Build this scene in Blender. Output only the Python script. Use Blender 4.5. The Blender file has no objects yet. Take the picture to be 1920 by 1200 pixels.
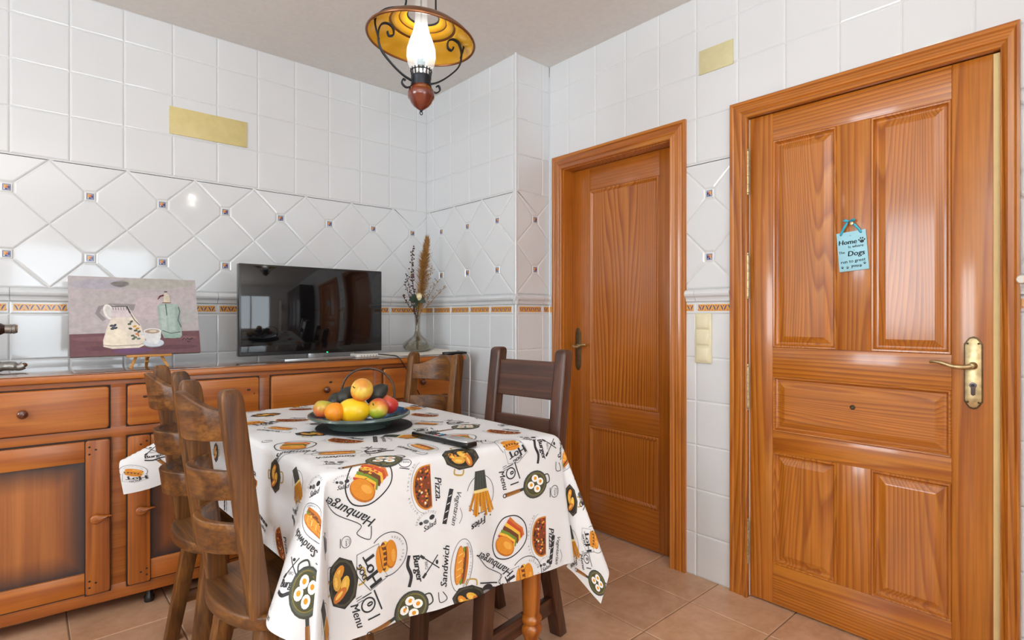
import bpy, bmesh, math, random
from mathutils import Vector, Matrix
from mathutils.geometry import tessellate_polygon
random.seed(7)
PI = math.pi
col = bpy.context.scene.collection
V = Vector

# ------------------------------------------------------------------ helpers
class MB:
    def __init__(s):
        s.v = []; s.f = []; s.m = []
    def add(s, verts, faces, mi=0, M=None):
        n = len(s.v)
        for p in verts:
            p = V(p)
            s.v.append(tuple(M @ p) if M is not None else tuple(p))
        for f in faces:
            s.f.append(tuple(i + n for i in f)); s.m.append(mi)
        return s
    def bm(s, b, mi=0, M=None):
        b.verts.index_update()
        s.add([v.co.copy() for v in b.verts], [[v.index for v in f.verts] for f in b.faces], mi, M)
        b.free(); return s
    def box(s, x0, x1, y0, y1, z0, z1, mi=0, bev=0.0, M=None, seg=2):
        b = bmesh.new()
        bmesh.ops.create_cube(b, size=1)
        for v in b.verts:
            v.co = V(((x0 + x1) / 2 + v.co.x * (x1 - x0), (y0 + y1) / 2 + v.co.y * (y1 - y0), (z0 + z1) / 2 + v.co.z * (z1 - z0)))
        if bev > 0:
            bmesh.ops.bevel(b, geom=list(b.edges), offset=bev, segments=seg, profile=0.5, affect='EDGES')
        return s.bm(b, mi, M)
    def lathe(s, prof, n=24, mi=0, M=None, cap0=True, cap1=True):
        vs = []; fs = []
        for r, z in prof:
            for k in range(n):
                a = 2 * PI * k / n
                vs.append((r * math.cos(a), r * math.sin(a), z))
        for i in range(len(prof) - 1):
            for k in range(n):
                k2 = (k + 1) % n
                fs.append((i * n + k, i * n + k2, (i + 1) * n + k2, (i + 1) * n + k))
        if cap0: fs.append(tuple(reversed(range(n))))
        if cap1: fs.append(tuple((len(prof) - 1) * n + k for k in range(n)))
        return s.add(vs, fs, mi, M)
    def tube(s, pts, r, n=8, mi=0, M=None, flat=None, closed=False):
        """round tube along pts; r number or list; flat=(wa, wb, up) gives a strap section"""
        pts = [V(p) for p in pts]; N = len(pts)
        vs = []; fs = []
        prev = None
        for i, p in enumerate(pts):
            if closed: t = pts[(i + 1) % N] - pts[i - 1]
            else: t = pts[min(i + 1, N - 1)] - pts[max(i - 1, 0)]
            if t.length < 1e-9: t = V((0, 0, 1))
            t.normalize()
            if flat: a = V(flat[2]) - t * t.dot(V(flat[2]))
            elif prev is not None: a = prev - t * t.dot(prev)
            else: a = V((0, 0, 1)) - t * t.z
            if a.length < 1e-4: a = V((1, 0, 0)) - t * t.x
            a.normalize(); prev = a; b = t.cross(a)
            rr = r[i] if isinstance(r, (list, tuple)) else r
            for k in range(n):
                an = 2 * PI * k / n
                ca, sa = math.cos(an), math.sin(an)
                if flat:
                    q = 4
                    ca = math.copysign(abs(ca) ** (2 / q), ca) * flat[0]; sa = math.copysign(abs(sa) ** (2 / q), sa) * flat[1]
                    vs.append(p + (a * ca + b * sa) * rr)
                else:
                    vs.append(p + (a * ca + b * sa) * rr)
        for i in range(N if closed else N - 1):
            j = (i + 1) % N
            for k in range(n):
                k2 = (k + 1) % n
                fs.append((i * n + k, i * n + k2, j * n + k2, j * n + k))
        if not closed:
            fs.append(tuple(reversed(range(n)))); fs.append(tuple((N - 1) * n + k for k in range(n)))
        return s.add(vs, fs, mi, M)
    def prism(s, poly, z0, z1, mi=0, M=None, bev=0.0, seg=2):
        b = bmesh.new()
        vs = [b.verts.new((x, y, z0)) for x, y in poly]
        f = b.faces.new(vs)
        r = bmesh.ops.extrude_face_region(b, geom=[f])
        for e in r['geom']:
            if isinstance(e, bmesh.types.BMVert): e.co.z = z1
        bmesh.ops.recalc_face_normals(b, faces=list(b.faces))
        if bev > 0:
            eds = [e for e in b.edges if abs(e.verts[0].co.z - e.verts[1].co.z) < 1e-7]
            bmesh.ops.bevel(b, geom=eds, offset=bev, segments=seg, profile=0.5, affect='EDGES')
        return s.bm(b, mi, M)
    def ell(s, c, r, n=16, m=10, mi=0, M=None):
        vs = []; fs = []
        for i in range(m + 1):
            th = PI * i / m
            for k in range(n):
                a = 2 * PI * k / n
                vs.append((c[0] + r[0] * math.sin(th) * math.cos(a), c[1] + r[1] * math.sin(th) * math.sin(a), c[2] - r[2] * math.cos(th)))
        for i in range(m):
            for k in range(n):
                k2 = (k + 1) % n
                fs.append((i * n + k, i * n + k2, (i + 1) * n + k2, (i + 1) * n + k))
        return s.add(vs, fs, mi, M)
    def build(s, name, mats, parent=None, angle=38, weld=True):
        me = bpy.data.meshes.new(name)
        me.from_pydata(s.v, [], s.f)
        if not isinstance(mats, (list, tuple)): mats = [mats]
        for m in mats: me.materials.append(m)
        if len(mats) > 1: me.polygons.foreach_set('material_index', s.m)
        if weld:
            b = bmesh.new(); b.from_mesh(me)
            bmesh.ops.remove_doubles(b, verts=b.verts, dist=1e-6)
            b.to_mesh(me); b.free()
        me.polygons.foreach_set('use_smooth', [True] * len(me.polygons))
        me.update()
        me.set_sharp_from_angle(angle=math.radians(angle))
        o = bpy.data.objects.new(name, me); col.objects.link(o)
        if parent is not None: o.parent = parent
        return o

def thing(name, label, cat, loc=(0, 0, 0), rotz=0.0, group=None):
    o = bpy.data.objects.new(name, None); col.objects.link(o)
    o.location = loc; o.rotation_euler = (0, 0, rotz); o.empty_display_size = 0.05
    o['label'] = label; o['category'] = cat
    if group: o['group'] = group
    return o
def tag(o, label, cat, group=None):
    o['label'] = label; o['category'] = cat
    if group: o['group'] = group
    return o
def struct(o, label=None):
    o['kind'] = 'structure'
    if label: o['label'] = label; 
    return o
def lab(o, t): o['label'] = t; return o

def arc(cx, cy, r, a0, a1, n):
    return [(cx + r * math.cos(a0 + (a1 - a0) * i / n), cy + r * math.sin(a0 + (a1 - a0) * i / n)) for i in range(n + 1)]
def spline(pts, n=8, closed=False):
    pts = [V(p) for p in pts]; out = []; N = len(pts)
    for i in range(N if closed else N - 1):
        if closed: p0, p1, p2, p3 = pts[i - 1], pts[i], pts[(i + 1) % N], pts[(i + 2) % N]
        else: p0, p1, p2, p3 = pts[max(i - 1, 0)], pts[i], pts[i + 1], pts[min(i + 2, N - 1)]
        for k in range(n):
            t = k / n
            out.append(0.5 * ((2 * p1) + (p2 - p0) * t + (2 * p0 - 5 * p1 + 4 * p2 - p3) * t * t + (3 * p1 - p0 - 3 * p2 + p3) * t ** 3))
    if not closed: out.append(pts[-1])
    return out

# ------------------------------------------------------------------ materials
def lin(h):
    h = h.lstrip('#'); c = [int(h[i:i + 2], 16) / 255 for i in (0, 2, 4)]
    return tuple((x / 12.92 if x <= 0.04045 else ((x + 0.055) / 1.055) ** 2.4) for x in c) + (1.0,)
class NT:
    def __init__(s, name):
        s.m = bpy.data.materials.new(name); s.m.use_nodes = True
        s.t = s.m.node_tree; s.t.nodes.clear()
        s.out = s.n('ShaderNodeOutputMaterial'); s.b = s.n('ShaderNodeBsdfPrincipled')
        s.l(s.b.outputs[0], s.out.inputs[0])
    def n(s, t, **k):
        x = s.t.nodes.new(t)
        for a, b in k.items(): setattr(x, a, b)
        return x
    def l(s, a, b): s.t.links.new(a, b)
    def val(s, node, **k):
        for a, b in k.items(): node.inputs[a.replace('_', ' ')].default_value = b
        return node
    def math(s, op, a, b=None):
        x = s.n('ShaderNodeMath', operation=op)
        for i, q in enumerate((a, b)):
            if q is None: continue
            if isinstance(q, (int, float)): x.inputs[i].default_value = q
            else: s.l(q, x.inputs[i])
        return x.outputs[0]
    def mix(s, f, a, b, bt='MIX'):
        x = s.n('ShaderNodeMix', data_type='RGBA', blend_type=bt)
        for i, q in ((0, f), (6, a), (7, b)):
            if isinstance(q, (int, float)): x.inputs[i].default_value = q
            elif isinstance(q, tuple): x.inputs[i].default_value = q
            else: s.l(q, x.inputs[i])
        return x.outputs[2]
    def ramp(s, f, stops):
        x = s.n('ShaderNodeValToRGB'); e = x.color_ramp.elements
        while len(e) < len(stops): e.new(0.5)
        for i, (p, c) in enumerate(stops): e[i].position = p; e[i].color = c
        s.l(f, x.inputs[0]); return x.outputs[0]
    def noise(s, vec, scale, detail=2, rough=0.5, dist=0.0):
        x = s.n('ShaderNodeTexNoise'); s.val(x, Scale=scale, Detail=detail, Roughness=rough, Distortion=dist)
        if vec is not None: s.l(vec, x.inputs['Vector'])
        return x.outputs[0]
    def coords(s, scale=(1, 1, 1), rnd=True):
        tc = s.n('ShaderNodeTexCoord'); v = tc.outputs['Object']
        if rnd:
            oi = s.n('ShaderNodeObjectInfo')
            cb = s.n('ShaderNodeCombineXYZ')
            for i, k in enumerate((17.3, 31.7, 23.9)): s.l(s.math('MULTIPLY', oi.outputs['Random'], k), cb.inputs[i])
            ad = s.n('ShaderNodeVectorMath', operation='ADD'); s.l(v, ad.inputs[0]); s.l(cb.outputs[0], ad.inputs[1]); v = ad.outputs[0]
        mp = s.n('ShaderNodeMapping'); s.l(v, mp.inputs[0]); mp.inputs['Scale'].default_value = scale
        return mp.outputs[0]
    def bump(s, h, strength=0.2, dist=0.001):
        x = s.n('ShaderNodeBump'); s.val(x, Strength=strength, Distance=dist); s.l(h, x.inputs['Height']); s.l(x.outputs[0], s.b.inputs['Normal'])
    def setp(s, **k):
        for a, b in k.items(): s.b.inputs[a.replace('_', ' ')].default_value = b
        return s

MC = {}
def mat(name, hexc, rough=0.5, metal=0.0, coat=0.0, var=0.0, scale=30, bump=0.0, spec=0.5, emit=None, es=0.0):
    if name in MC: return MC[name]
    t = NT(name); t.setp(Roughness=rough, Metallic=metal, Coat_Weight=coat, Coat_Roughness=0.08, Specular_IOR_Level=spec)
    c = lin(hexc)
    v = t.coords((1, 1, 1)); nz = t.noise(v, scale, 3)
    k = max(var, 0.03)
    d = tuple(x * (1 - k) for x in c[:3]) + (1,); e = tuple(min(1, x * (1 + k)) for x in c[:3]) + (1,)
    t.l(t.ramp(nz, [(0.3, d), (0.7, e)]), t.b.inputs['Base Color'])
    if bump > 0: t.bump(nz, bump, 0.002)
    if emit: t.b.inputs['Emission Color'].default_value = lin(emit); t.b.inputs['Emission Strength'].default_value = es
    MC[name] = t.m; return t.m

def wood(name, axis, dark, mid, light, across=6.0, along=0.45, rings=9.0, grad=0.0, rough=0.3, coat=0.25, fiber=0.35, bump=0.08, contrast=1.0, blotch=0.25, sharp=0.82, coat_r=0.12, streak=0.0, wear=0.0):
    if name in MC: return MC[name]
    t = NT(name); t.setp(Roughness=rough, Coat_Weight=coat, Coat_Roughness=coat_r)
    ai = 'xyz'.index(axis)
    sc = [across] * 3; sc[ai] = along
    v = t.coords(tuple(sc))
    n1 = t.noise(v, 1.0, 1.5, 0.45, 0.25)
    val = t.math('MULTIPLY', n1, rings)
    if grad:
        sx = t.n('ShaderNodeSeparateXYZ'); t.l(v, sx.inputs[0])
        g = t.math('ADD', sx.outputs[(ai + 1) % 3], sx.outputs[(ai + 2) % 3])
        val = t.math('ADD', val, t.math('MULTIPLY', g, grad))
    fr = t.math('FRACT', val)
    D, M_, L = lin(dark), lin(mid), lin(light)
    base = t.ramp(fr, [(0.0, L), (0.45, M_), (sharp, D), (1.0, L)])
    base = t.mix(contrast, M_, base)
    fs = [140.0] * 3; fs[ai] = 3.0
    n2 = t.noise(t.coords(tuple(fs)), 1.0, 2, 0.6)
    fcol = t.ramp(n2, [(0.35, (0.55, 0.5, 0.45, 1)), (0.6, (1, 1, 1, 1))])
    base = t.mix(fiber, base, fcol, 'MULTIPLY')
    if streak:
        ms = [38.0] * 3; ms[ai] = 2.2
        n4 = t.noise(t.coords(tuple(ms)), 1.0, 3, 0.65)
        base = t.mix(streak, base, t.ramp(n4, [(0.32, (0.42, 0.36, 0.32, 1)), (0.52, (0.95, 0.95, 0.95, 1)), (0.72, (1.25, 1.2, 1.1, 1))]), 'MULTIPLY')
    n3 = t.noise(t.coords((3, 3, 3)), 1.0, 3, 0.6)
    bcol = t.ramp(n3, [(0.3, (0.62, 0.56, 0.5, 1)), (0.65, (1.0, 1.0, 1.0, 1))])
    base = t.mix(blotch, base, bcol, 'MULTIPLY')
    if wear:
        ge = t.n('ShaderNodeNewGeometry')
        wf = t.ramp(t.math('ADD', ge.outputs['Pointiness'], t.math('MULTIPLY', t.math('SUBTRACT', n3, .5), .10)), [(.515, (0, 0, 0, 1)), (.60, (wear,) * 3 + (1,))])
        base = t.mix(wf, base, lin('B98A58'))
    t.l(base, t.b.inputs['Base Color'])
    if bump: t.bump(n2, bump, 0.001)
    MC[name] = t.m; return t.m

def glass(name, hexc='FFFFFF', rough=0.02, ior=1.45, mixw=0.75):
    if name in MC: return MC[name]
    t = NT(name)
    tr = t.n('ShaderNodeBsdfTransparent'); tr.inputs[0].default_value = lin(hexc)
    gl = t.n('ShaderNodeBsdfGlossy'); gl.inputs['Roughness'].default_value = rough
    lw = t.n('ShaderNodeLayerWeight'); lw.inputs[0].default_value = mixw
    mx = t.n('ShaderNodeMixShader')
    r = t.ramp(lw.outputs['Facing'], [(0.0, (0.05, 0.05, 0.05, 1)), (0.7, (0.16, 0.16, 0.16, 1)), (1.0, (0.75, 0.75, 0.75, 1))])
    t.l(r, mx.inputs[0]); t.l(tr.outputs[0], mx.inputs[1]); t.l(gl.outputs[0], mx.inputs[2]); t.l(mx.outputs[0], t.out.inputs[0])
    MC[name] = t.m; return t.m

# pines (door / sideboard / table), chair woods
DK, MD, LT = '984C12', 'C27322', 'CF8630'
def pine(axis, kind='door'):
    if kind == 'door': return wood('door_pine_' + axis, axis, DK, MD, LT, across=4, along=0.22, rings=20, grad=11, rough=0.32, coat=0.55, fiber=0.45, contrast=0.7, blotch=0.3, streak=.12)
    if kind == 'panel': return wood('door_panel_pine_' + axis, axis, DK, MD, LT, across=4.2, along=0.36, rings=44, grad=12, rough=0.32, coat=0.55, fiber=0.45, contrast=0.65, blotch=0.25, streak=.12)
    if kind == 'inner': return wood('inner_door_pine_' + axis, axis, '8A4310', 'AE6219', 'BE7526', across=4, along=0.3, rings=8, grad=12, rough=0.3, coat=0.5, fiber=0.4, contrast=0.3)
    if kind == 'innerpanel': return wood('inner_panel_pine_' + axis, axis, '8A4210', 'B4661C', 'C27A2C', across=4.2, along=0.28, rings=20, grad=15, rough=0.3, coat=0.5, fiber=0.3, contrast=0.85)
    if kind == 'side': return wood('sideboard_pine_' + axis, axis, '8E4716', 'AE6020', 'C0742C', across=5, along=0.4, rings=6, grad=0.8, rough=0.38, coat=0.4, fiber=0.4, contrast=0.55, blotch=0.45, coat_r=0.25, streak=.25)
    if kind == 'sidelt': return wood('sideboard_front_pine_' + axis, axis, '98490F', 'B8681E', 'C97C2C', across=5, along=0.4, rings=7, grad=0.8, rough=0.38, coat=0.4, fiber=0.3, contrast=0.5, blotch=0.35, coat_r=0.25, streak=.25)
    if kind == 'table': return wood('table_pine_' + axis, axis, '8E4510', 'B5621A', 'C67726', across=8, along=0.6, rings=6, grad=0.8, rough=0.3, coat=0.4)
def oak(axis): return wood('worn_oak_' + axis, axis, '4A2C10', '7A4C1E', '9A6A30', across=9, along=0.8, rings=5, grad=0.6, rough=0.48, coat=0.1, fiber=0.85, bump=0.25, contrast=0.5, blotch=0.7, coat_r=0.3, streak=.9)
def dark(axis): return wood('dark_walnut_' + axis, axis, '34190F', '52301F', '633C2A', across=9, along=0.6, rings=6, grad=0.6, rough=0.4, coat=0.3, fiber=0.6, bump=0.2, contrast=0.6, blotch=0.5, coat_r=0.25, streak=.5)
brass = mat('aged_brass', 'BCA67C', 0.34, 0.85, 0.0, 0.25, 60)
brassdk = mat('dark_brass', '63533A', 0.42, 0.75, 0.0, 0.25, 60)
iron = mat('black_iron', '23252A', 0.42, 0.6, 0.0, 0.2, 80, 0.2)
black = mat('black_plastic', '0E0F11', 0.25, 0.0, 0.2)
# ------------------------------------------------------------------ flat artwork (prints, paintings, tile patterns)
INK = '2B2A2E'
TC = {}
def text_tris(s):
    if s in TC: return TC[s]
    cu = bpy.data.curves.new('lettering', 'FONT'); cu.body = s; cu.size = 1.0; cu.resolution_u = 2
    ob = bpy.data.objects.new('lettering', cu); col.objects.link(ob)
    bpy.context.view_layer.update()
    me = ob.to_mesh(); me.calc_loop_triangles()
    tr = [[(me.vertices[i].co.x, me.vertices[i].co.y) for i in t.vertices] for t in me.loop_triangles]
    xs = [p[0] for t in tr for p in t] or [0]
    ob.to_mesh_clear(); bpy.data.objects.remove(ob); bpy.data.curves.remove(cu)
    TC[s] = (tr, min(xs), max(xs)); return TC[s]

class Art:
    def __init__(s, fy=1): s.t = []; s.L = 0; s.fy = fy
    def tri(s, pts, c, raw=False): s.t.append((pts if raw or s.fy > 0 else [(x, -y) for x, y in pts], c, s.L))
    def poly(s, pts, c, bump=1):
        pts = [(float(p[0]), float(p[1])) for p in pts]
        for a in tessellate_polygon([[V((x, y, 0)) for x, y in pts]]):
            s.tri([pts[i] for i in a], c)
        s.L += bump; return s
    def ell(s, cx, cy, rx, ry, c, rot=0.0, n=22, bump=1):
        cr, sr = math.cos(rot), math.sin(rot); o = []
        for k in range(n):
            a = 2 * PI * k / n; x = rx * math.cos(a); y = ry * math.sin(a)
            o.append((cx + x * cr - y * sr, cy + x * sr + y * cr))
        for k in range(1, n - 1): s.tri([o[0], o[k], o[k + 1]], c)
        s.L += bump; return s
    def stroke(s, pts, w, c, closed=False, bump=1):
        P = [V((p[0], p[1])) for p in pts]; N = len(P); q = []
        for i in range(N):
            t = (P[(i + 1) % N] - P[i - 1]) if closed else (P[min(i + 1, N - 1)] - P[max(i - 1, 0)])
            if t.length < 1e-9: t = V((1, 0))
            t.normalize(); nn = V((-t.y, t.x)); ww = w[i] if isinstance(w, list) else w
            q.append((P[i] + nn * ww / 2, P[i] - nn * ww / 2))
        for i in range(N if closed else N - 1):
            a, b = q[i]; d, e = q[(i + 1) % N]
            s.tri([tuple(a), tuple(b), tuple(e)], c); s.tri([tuple(a), tuple(e), tuple(d)], c)
        s.L += bump; return s
    def ring(s, cx, cy, rx, ry, w, c, a0=0.0, a1=2 * PI, rot=0.0, n=30):
        full = abs(a1 - a0) > 6.28
        cr, sr = math.cos(rot), math.sin(rot); o = []
        for k in range(n if full else n + 1):
            a = a0 + (a1 - a0) * k / n; x = rx * math.cos(a); y = ry * math.sin(a)
            o.append((cx + x * cr - y * sr, cy + x * sr + y * cr))
        return s.stroke(o, w, c, full)
    def text(s, txt, x, y, size, c, rot=0.0, shear=0.0, al='C', wx=1.0, bold=0.0):
        tr, x0, x1 = text_tris(txt)
        ox = {'C': -(x0 + x1) / 2, 'L': -x0, 'R': -x1}[al]
        y = y * s.fy - (size * .55 if s.fy < 0 else 0)
        cr, sr = math.cos(rot), math.sin(rot)
        for d in ([0.0] if not bold else [-bold, 0.0, bold]):
            for t in tr:
                o = []
                for px, py in t:
                    a = (px + ox + shear * py) * size * wx + d; b = py * size
                    o.append((x + a * cr - b * sr, y + a * sr + b * cr))
                s.tri(o, c, True)
        s.L += 1; return s
    def arctext(s, txt, cx, cy, r, size, c, a0, a1, ry=None):
        n = len(txt); ry = ry or r
        for i, ch in enumerate(txt):
            a = a0 + (a1 - a0) * (i + 0.5) / n
            rt = a + (-PI / 2 if a1 < a0 else PI / 2)
            s.text(ch, cx + r * math.cos(a), cy + ry * math.sin(a), size, c, rt * s.fy)
            s.L -= 1
        s.L += 1; return s
    def emit(s, mb, fn, pal, h0=0.0006, dh=0.00012, maxe=None):
        """fn(x, y, h) -> 3-D point; pal: dict colour -> material index"""
        for pts, c, L in s.t:
            a = (pts[1][0] - pts[0][0]) * (pts[2][1] - pts[0][1]) - (pts[1][1] - pts[0][1]) * (pts[2][0] - pts[0][0])
            if abs(a) < 1e-11: continue
            if a < 0: pts = [pts[0], pts[2], pts[1]]
            st = [pts]
            while st:
                p = st.pop()
                if maxe:
                    e = [math.dist(p[i], p[(i + 1) % 3]) for i in range(3)]; k = e.index(max(e))
                    if e[k] > maxe:
                        A, B, Cc = p[k], p[(k + 1) % 3], p[(k + 2) % 3]
                        m = ((A[0] + B[0]) / 2, (A[1] + B[1]) / 2)
                        st.append([A, m, Cc]); st.append([m, B, Cc]); continue
                mb.add([fn(x, y, h0 + L * dh) for x, y in p], [(0, 1, 2)], pal[c])
def ink(c, rough=0.6):
    return mat('print_' + c.lower(), c, rough, 0, 0, 0.05, 200)

# --- motifs printed on the tablecloth; drawn in metres about their own centre
BUN, BUN2, GRN, RED, YEL, BRN, WHT, DGR, OCH = 'D98A22', 'B96A14', '6F8A2A', 'C4472A', 'E8B53A', '6B3A1C', 'F4F4F2', '3C3F38', '8C7A2E'
def bun(a, cx, cy, rx, ry, c=BUN, c2=BUN2, rot=0.0):
    a.ell(cx, cy, rx, ry, c2, rot); a.ell(cx + rx * .04, cy + ry * .07, rx * .93, ry * .88, c, rot)
    a.ell(cx - rx * .2, cy + ry * .3, rx * .45, ry * .35, 'E5A544', rot)
def m_burger(a):
    hp = [(-.052, .0), (-.05, .035), (-.02, .062), (.02, .062), (.05, .035), (.052, .0), (.035, -.04), (.0, -.058), (-.035, -.04)]
    a.stroke([tuple(p) for p in spline([(x, y, 0) for x, y in hp], 5, True)], .0032, INK, True)
    for k, (c, y) in enumerate([('C9702A', .037), (RED, .03), (YEL, .022), (BRN, .014), (GRN, .004), (YEL, -.003), (RED, -.009)]):
        a.poly([(-.037 + .002 * k, y), (-.02, y + .012), (.01, y + .010), (.036, y + .012 - .002 * k), (.034, y - .004), (.0, y - .012), (-.033, y - .008)], c)
    bun(a, -.002, -.022, .034, .024)
    a.text('Hamburger', 0, -.083, .031, INK, .12, .35, bold=.0005)
    a.stroke([tuple(p) for p in spline([(-.07, -.075, 0), (-.085, -.1, 0), (-.05, -.105, 0), (-.045, -.085, 0), (.02, -.094, 0), (.07, -.085, 0)], 6)], .0018, INK)
def m_hotdog(a):
    a.ring(0.0, .012, .06, .06, .0022, INK, -.5, 3.7)
    a.arctext('BEST BURGER', 0, .012, .047, .0085, '6A6A70', 2.7, .4)
    a.ell(0, .0, .043, .02, YEL, .3); bun(a, -.004, .018, .04, .02, rot=.3)
    a.ell(.003, -.004, .04, .011, BRN, .3)
    for k in range(5): a.ell(-.026 + k * .014, -.012 + k * .0045, .0032, .008, 'D9942E', .3, 10, 0)
    a.L += 1; a.ell(.002, -.017, .038, .012, BUN, .3)
    for (t, x, y, z, r) in (('H', -.036, -.062, .055, .1), ('O', -.004, -.056, .03, .1), ('T', .024, -.052, .045, .1)):
        a.text(t, x, y, z, INK, r, 0, bold=.0022)
    a.text('DOG', .0, -.078, .02, INK, .1, 0, bold=.001)
    a.stroke([(-.06, -.07), (-.055, -.012), (-.02, -.018), (.045, -.005), (.05, -.07), (.0, -.09), (-.06, -.07)], .0016, INK)
def m_pan(a):
    a.stroke([(-.045, -.004), (-.068, -.006)], .010, DGR)
    a.stroke([(-.066, -.006), (-.125, -.012)], [.012, .014], '8A5A2A'); a.stroke([(-.066, -.003), (-.122, -.008)], .003, 'A8743A')
    a.ring(-.128, -.012, .006, .006, .003, INK)
    a.stroke([tuple(p) for p in spline([(.042, .016, 0), (.062, .012, 0), (.062, -.012, 0), (.042, -.016, 0)], 4)], .004, DGR)
    a.ell(0, 0, .052, .046, DGR); a.ell(0, 0, .047, .0415, '55594A'); a.ell(.002, 0, .042, .037, OCH); a.ell(.002, 0, .040, .035, '4A4B30')
    for x, y in ((-.018, -.004), (.004, .017), (.022, -.002), (.004, -.02)):
        a.ell(x, y, .0145, .0125, WHT, .5, 12); a.ell(x + .001, y, .0062, .006, 'E39A1C', 0, 10)
def m_pizza(a):
    o = [(-.058, -.02), (-.054, .012), (-.03, .030), (.01, .034), (.045, .022), (.062, .0), (.058, -.02)]
    P = [tuple(p)[:2] for p in spline([(x, y, 0) for x, y in o], 5)]
    a.poly(P, 'C9822A'); a.poly([(x * .93, y * .88 - .001) for x, y in P], '7A3A16')
    rr = random.Random(3)
    for k in range(64):
        x = rr.uniform(-.052, .054); y = rr.uniform(-.017, .028)
        if (x / .058) ** 2 + (max(y, 0) / .03) ** 2 > .8: continue
        a.ell(x, y, .0038, .0030, rr.choice(['E0872A', 'D9A13A', '2A2118', 'F0E6CC', 'C4472A', '2A2118']), rr.uniform(0, 3), 7, 0)
    a.L += 1
    a.ring(0, .0, .07, .04, .0012, '8A8A8E', .2, 2.9)
    a.text('Pizza.', .012, -.048, .03, INK, 0, .35, bold=.0006)
    a.arctext('ORIGINAL RECIPE', 0, .0, .076, .008, '77777C', 2.7, .4, .047)
def m_fries(a):
    a.ring(0, -.004, .044, .05, .0015, INK, .3, 5.8)
    a.poly([(-.016, .058), (.016, .058), (.022, .004), (-.022, .004)], DGR)
    for k in range(5): a.stroke([(-.014 + k * .007, .056), (-.019 + k * .0095, .006)], .0012, '5A5E55', False, 0)
    a.L += 1
    a.poly([(-.023, .008), (.023, .008), (.024, -.004), (-.024, -.004)], 'E6CF8A')
    rr = random.Random(5)
    for k in range(15):
        x = -.022 + k * .0031; y = -.05 - rr.uniform(-.014, .016)
        a.stroke([(x, .0), (x * 1.9 + rr.uniform(-.004, .004), y)], .0062, ['C9831C', 'DB9A28', 'B87414'][k % 3])
    a.text('Fries', .012, -.085, .026, INK, .3, .35, bold=.0009)
    for k in range(3): a.ell(-.03 + k * .02, -.066 + .006 * k, .0022, .0022, INK, 0, 8, 0)
    a.L += 1
def m_sandwich(a):
    a.ring(0, .004, .066, .032, .0014, '55555A')
    a.arctext('SUPER TASTY SANDWICH', 0, .004, .058, .007, '77777C', 2.9, .2, .025)
    a.ell(0, .014, .048, .009, 'B96A14', 0, 18); a.ell(0, .010, .047, .006, BRN, 0, 18)
    for k in range(7): a.ell(-.04 + k * .013, .006, .009, .004, [GRN, RED, YEL][k % 3], 0, 9, 0)
    a.L += 1
    a.ell(0, -.004, .049, .0125, BUN2, 0, 20); a.ell(0, -.003, .047, .0105, 'DB9030', 0, 20)
    for k in range(4): a.stroke([(-.03 + k * .018, -.008), (-.024 + k * .018, .003)], .002, 'F0C878', False, 0)
    a.L += 1
    a.text('Sandwich', 0, -.052, .027, INK, .03, .3, bold=.0005)
    a.stroke([tuple(p) for p in spline([(-.06, -.045, 0), (-.078, -.03, 0), (-.085, -.05, 0), (-.06, -.058, 0)], 5)], .002, INK)
def m_tagine(a):
    a.stroke([tuple(p) for p in spline([(-.018, -.036, 0), (-.016, -.052, 0), (.012, -.052, 0), (.018, -.036, 0)], 4)], .0045, 'B99A4A')
    a.stroke([tuple(p) for p in spline([(-.014, .036, 0), (-.012, .05, 0), (.012, .05, 0), (.014, .036, 0)], 4)], .0045, 'B99A4A')
    a.ell(0, 0, .058, .038, '2C2A26', 0, 8); a.ell(0, 0, .052, .033, '4A4432', 0, 14); a.ell(0, 0, .047, .028, '241F18', 0, 14)
    for x, y, r, c in ((-.022, .006, .6, 'D98A22'), (.006, -.006, .3, 'E0B040'), (.024, .008, .9, 'C9722A'), (-.006, .012, 0, 'D9A13A')):
        a.ell(x, y, .02, .010, c, r, 12); a.ell(x, y + .002, .012, .004, 'EFC05A', r, 8)
def m_bbq(a):
    a.stroke([tuple(p) for p in spline([(-.04, .034, 0), (-.015, .041, 0), (.015, .034, 0), (.042, .043, 0)], 5)], .009, INK)
    a.text('Burger', 0, .008, .026, INK, .05, .25, bold=.0013)
    a.stroke([(-.026, .0), (.018, -.045)], .003, INK); a.stroke([(.026, .0), (-.018, -.045)], .003, INK)
    a.stroke([(-.03, .004), (-.02, -.006)], .007, INK); a.stroke([(.03, .004), (.02, -.006)], .007, INK)
    a.text('BBQ', 0, -.012, .011, '77777C')
    a.ell(0, -.04, .006, .004, INK)
def m_veg(a):
    a.stroke([(-.045, .02), (.045, .02)], .013, INK)
    for k in range(4): a.stroke([(-.03 + k * .02, .016), (-.024 + k * .02, .024)], .002, WHT, False, 0)
    a.L += 1
    a.text('Vegetarian', 0, -.012, .021, '45454A', .04, .4, bold=.0002)
    a.stroke([tuple(p) for p in spline([(.0, -.018, 0), (.02, -.03, 0), (.04, -.025, 0)], 4)], .0015, '77777C')
def m_menu(a):
    a.text('Menu', .004, .014, .028, INK, .0, .3, bold=.0006)
    a.ring(-.004, -.012, .017, .017, .004, INK); a.text('0', -.004, -.021, .022, INK, 0, 0, bold=.001)
    a.stroke([(-.03, -.036), (.026, -.04)], .004, INK); a.stroke([(.03, .0), (.034, -.032)], .004, INK)
    for k in range(3): a.stroke([(-.034 + k * .006, -.004), (-.034 + k * .006, .012)], .0016, INK, False, 0)
    a.L += 1; a.stroke([(-.028, -.028), (-.028, -.004)], .003, INK)
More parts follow.
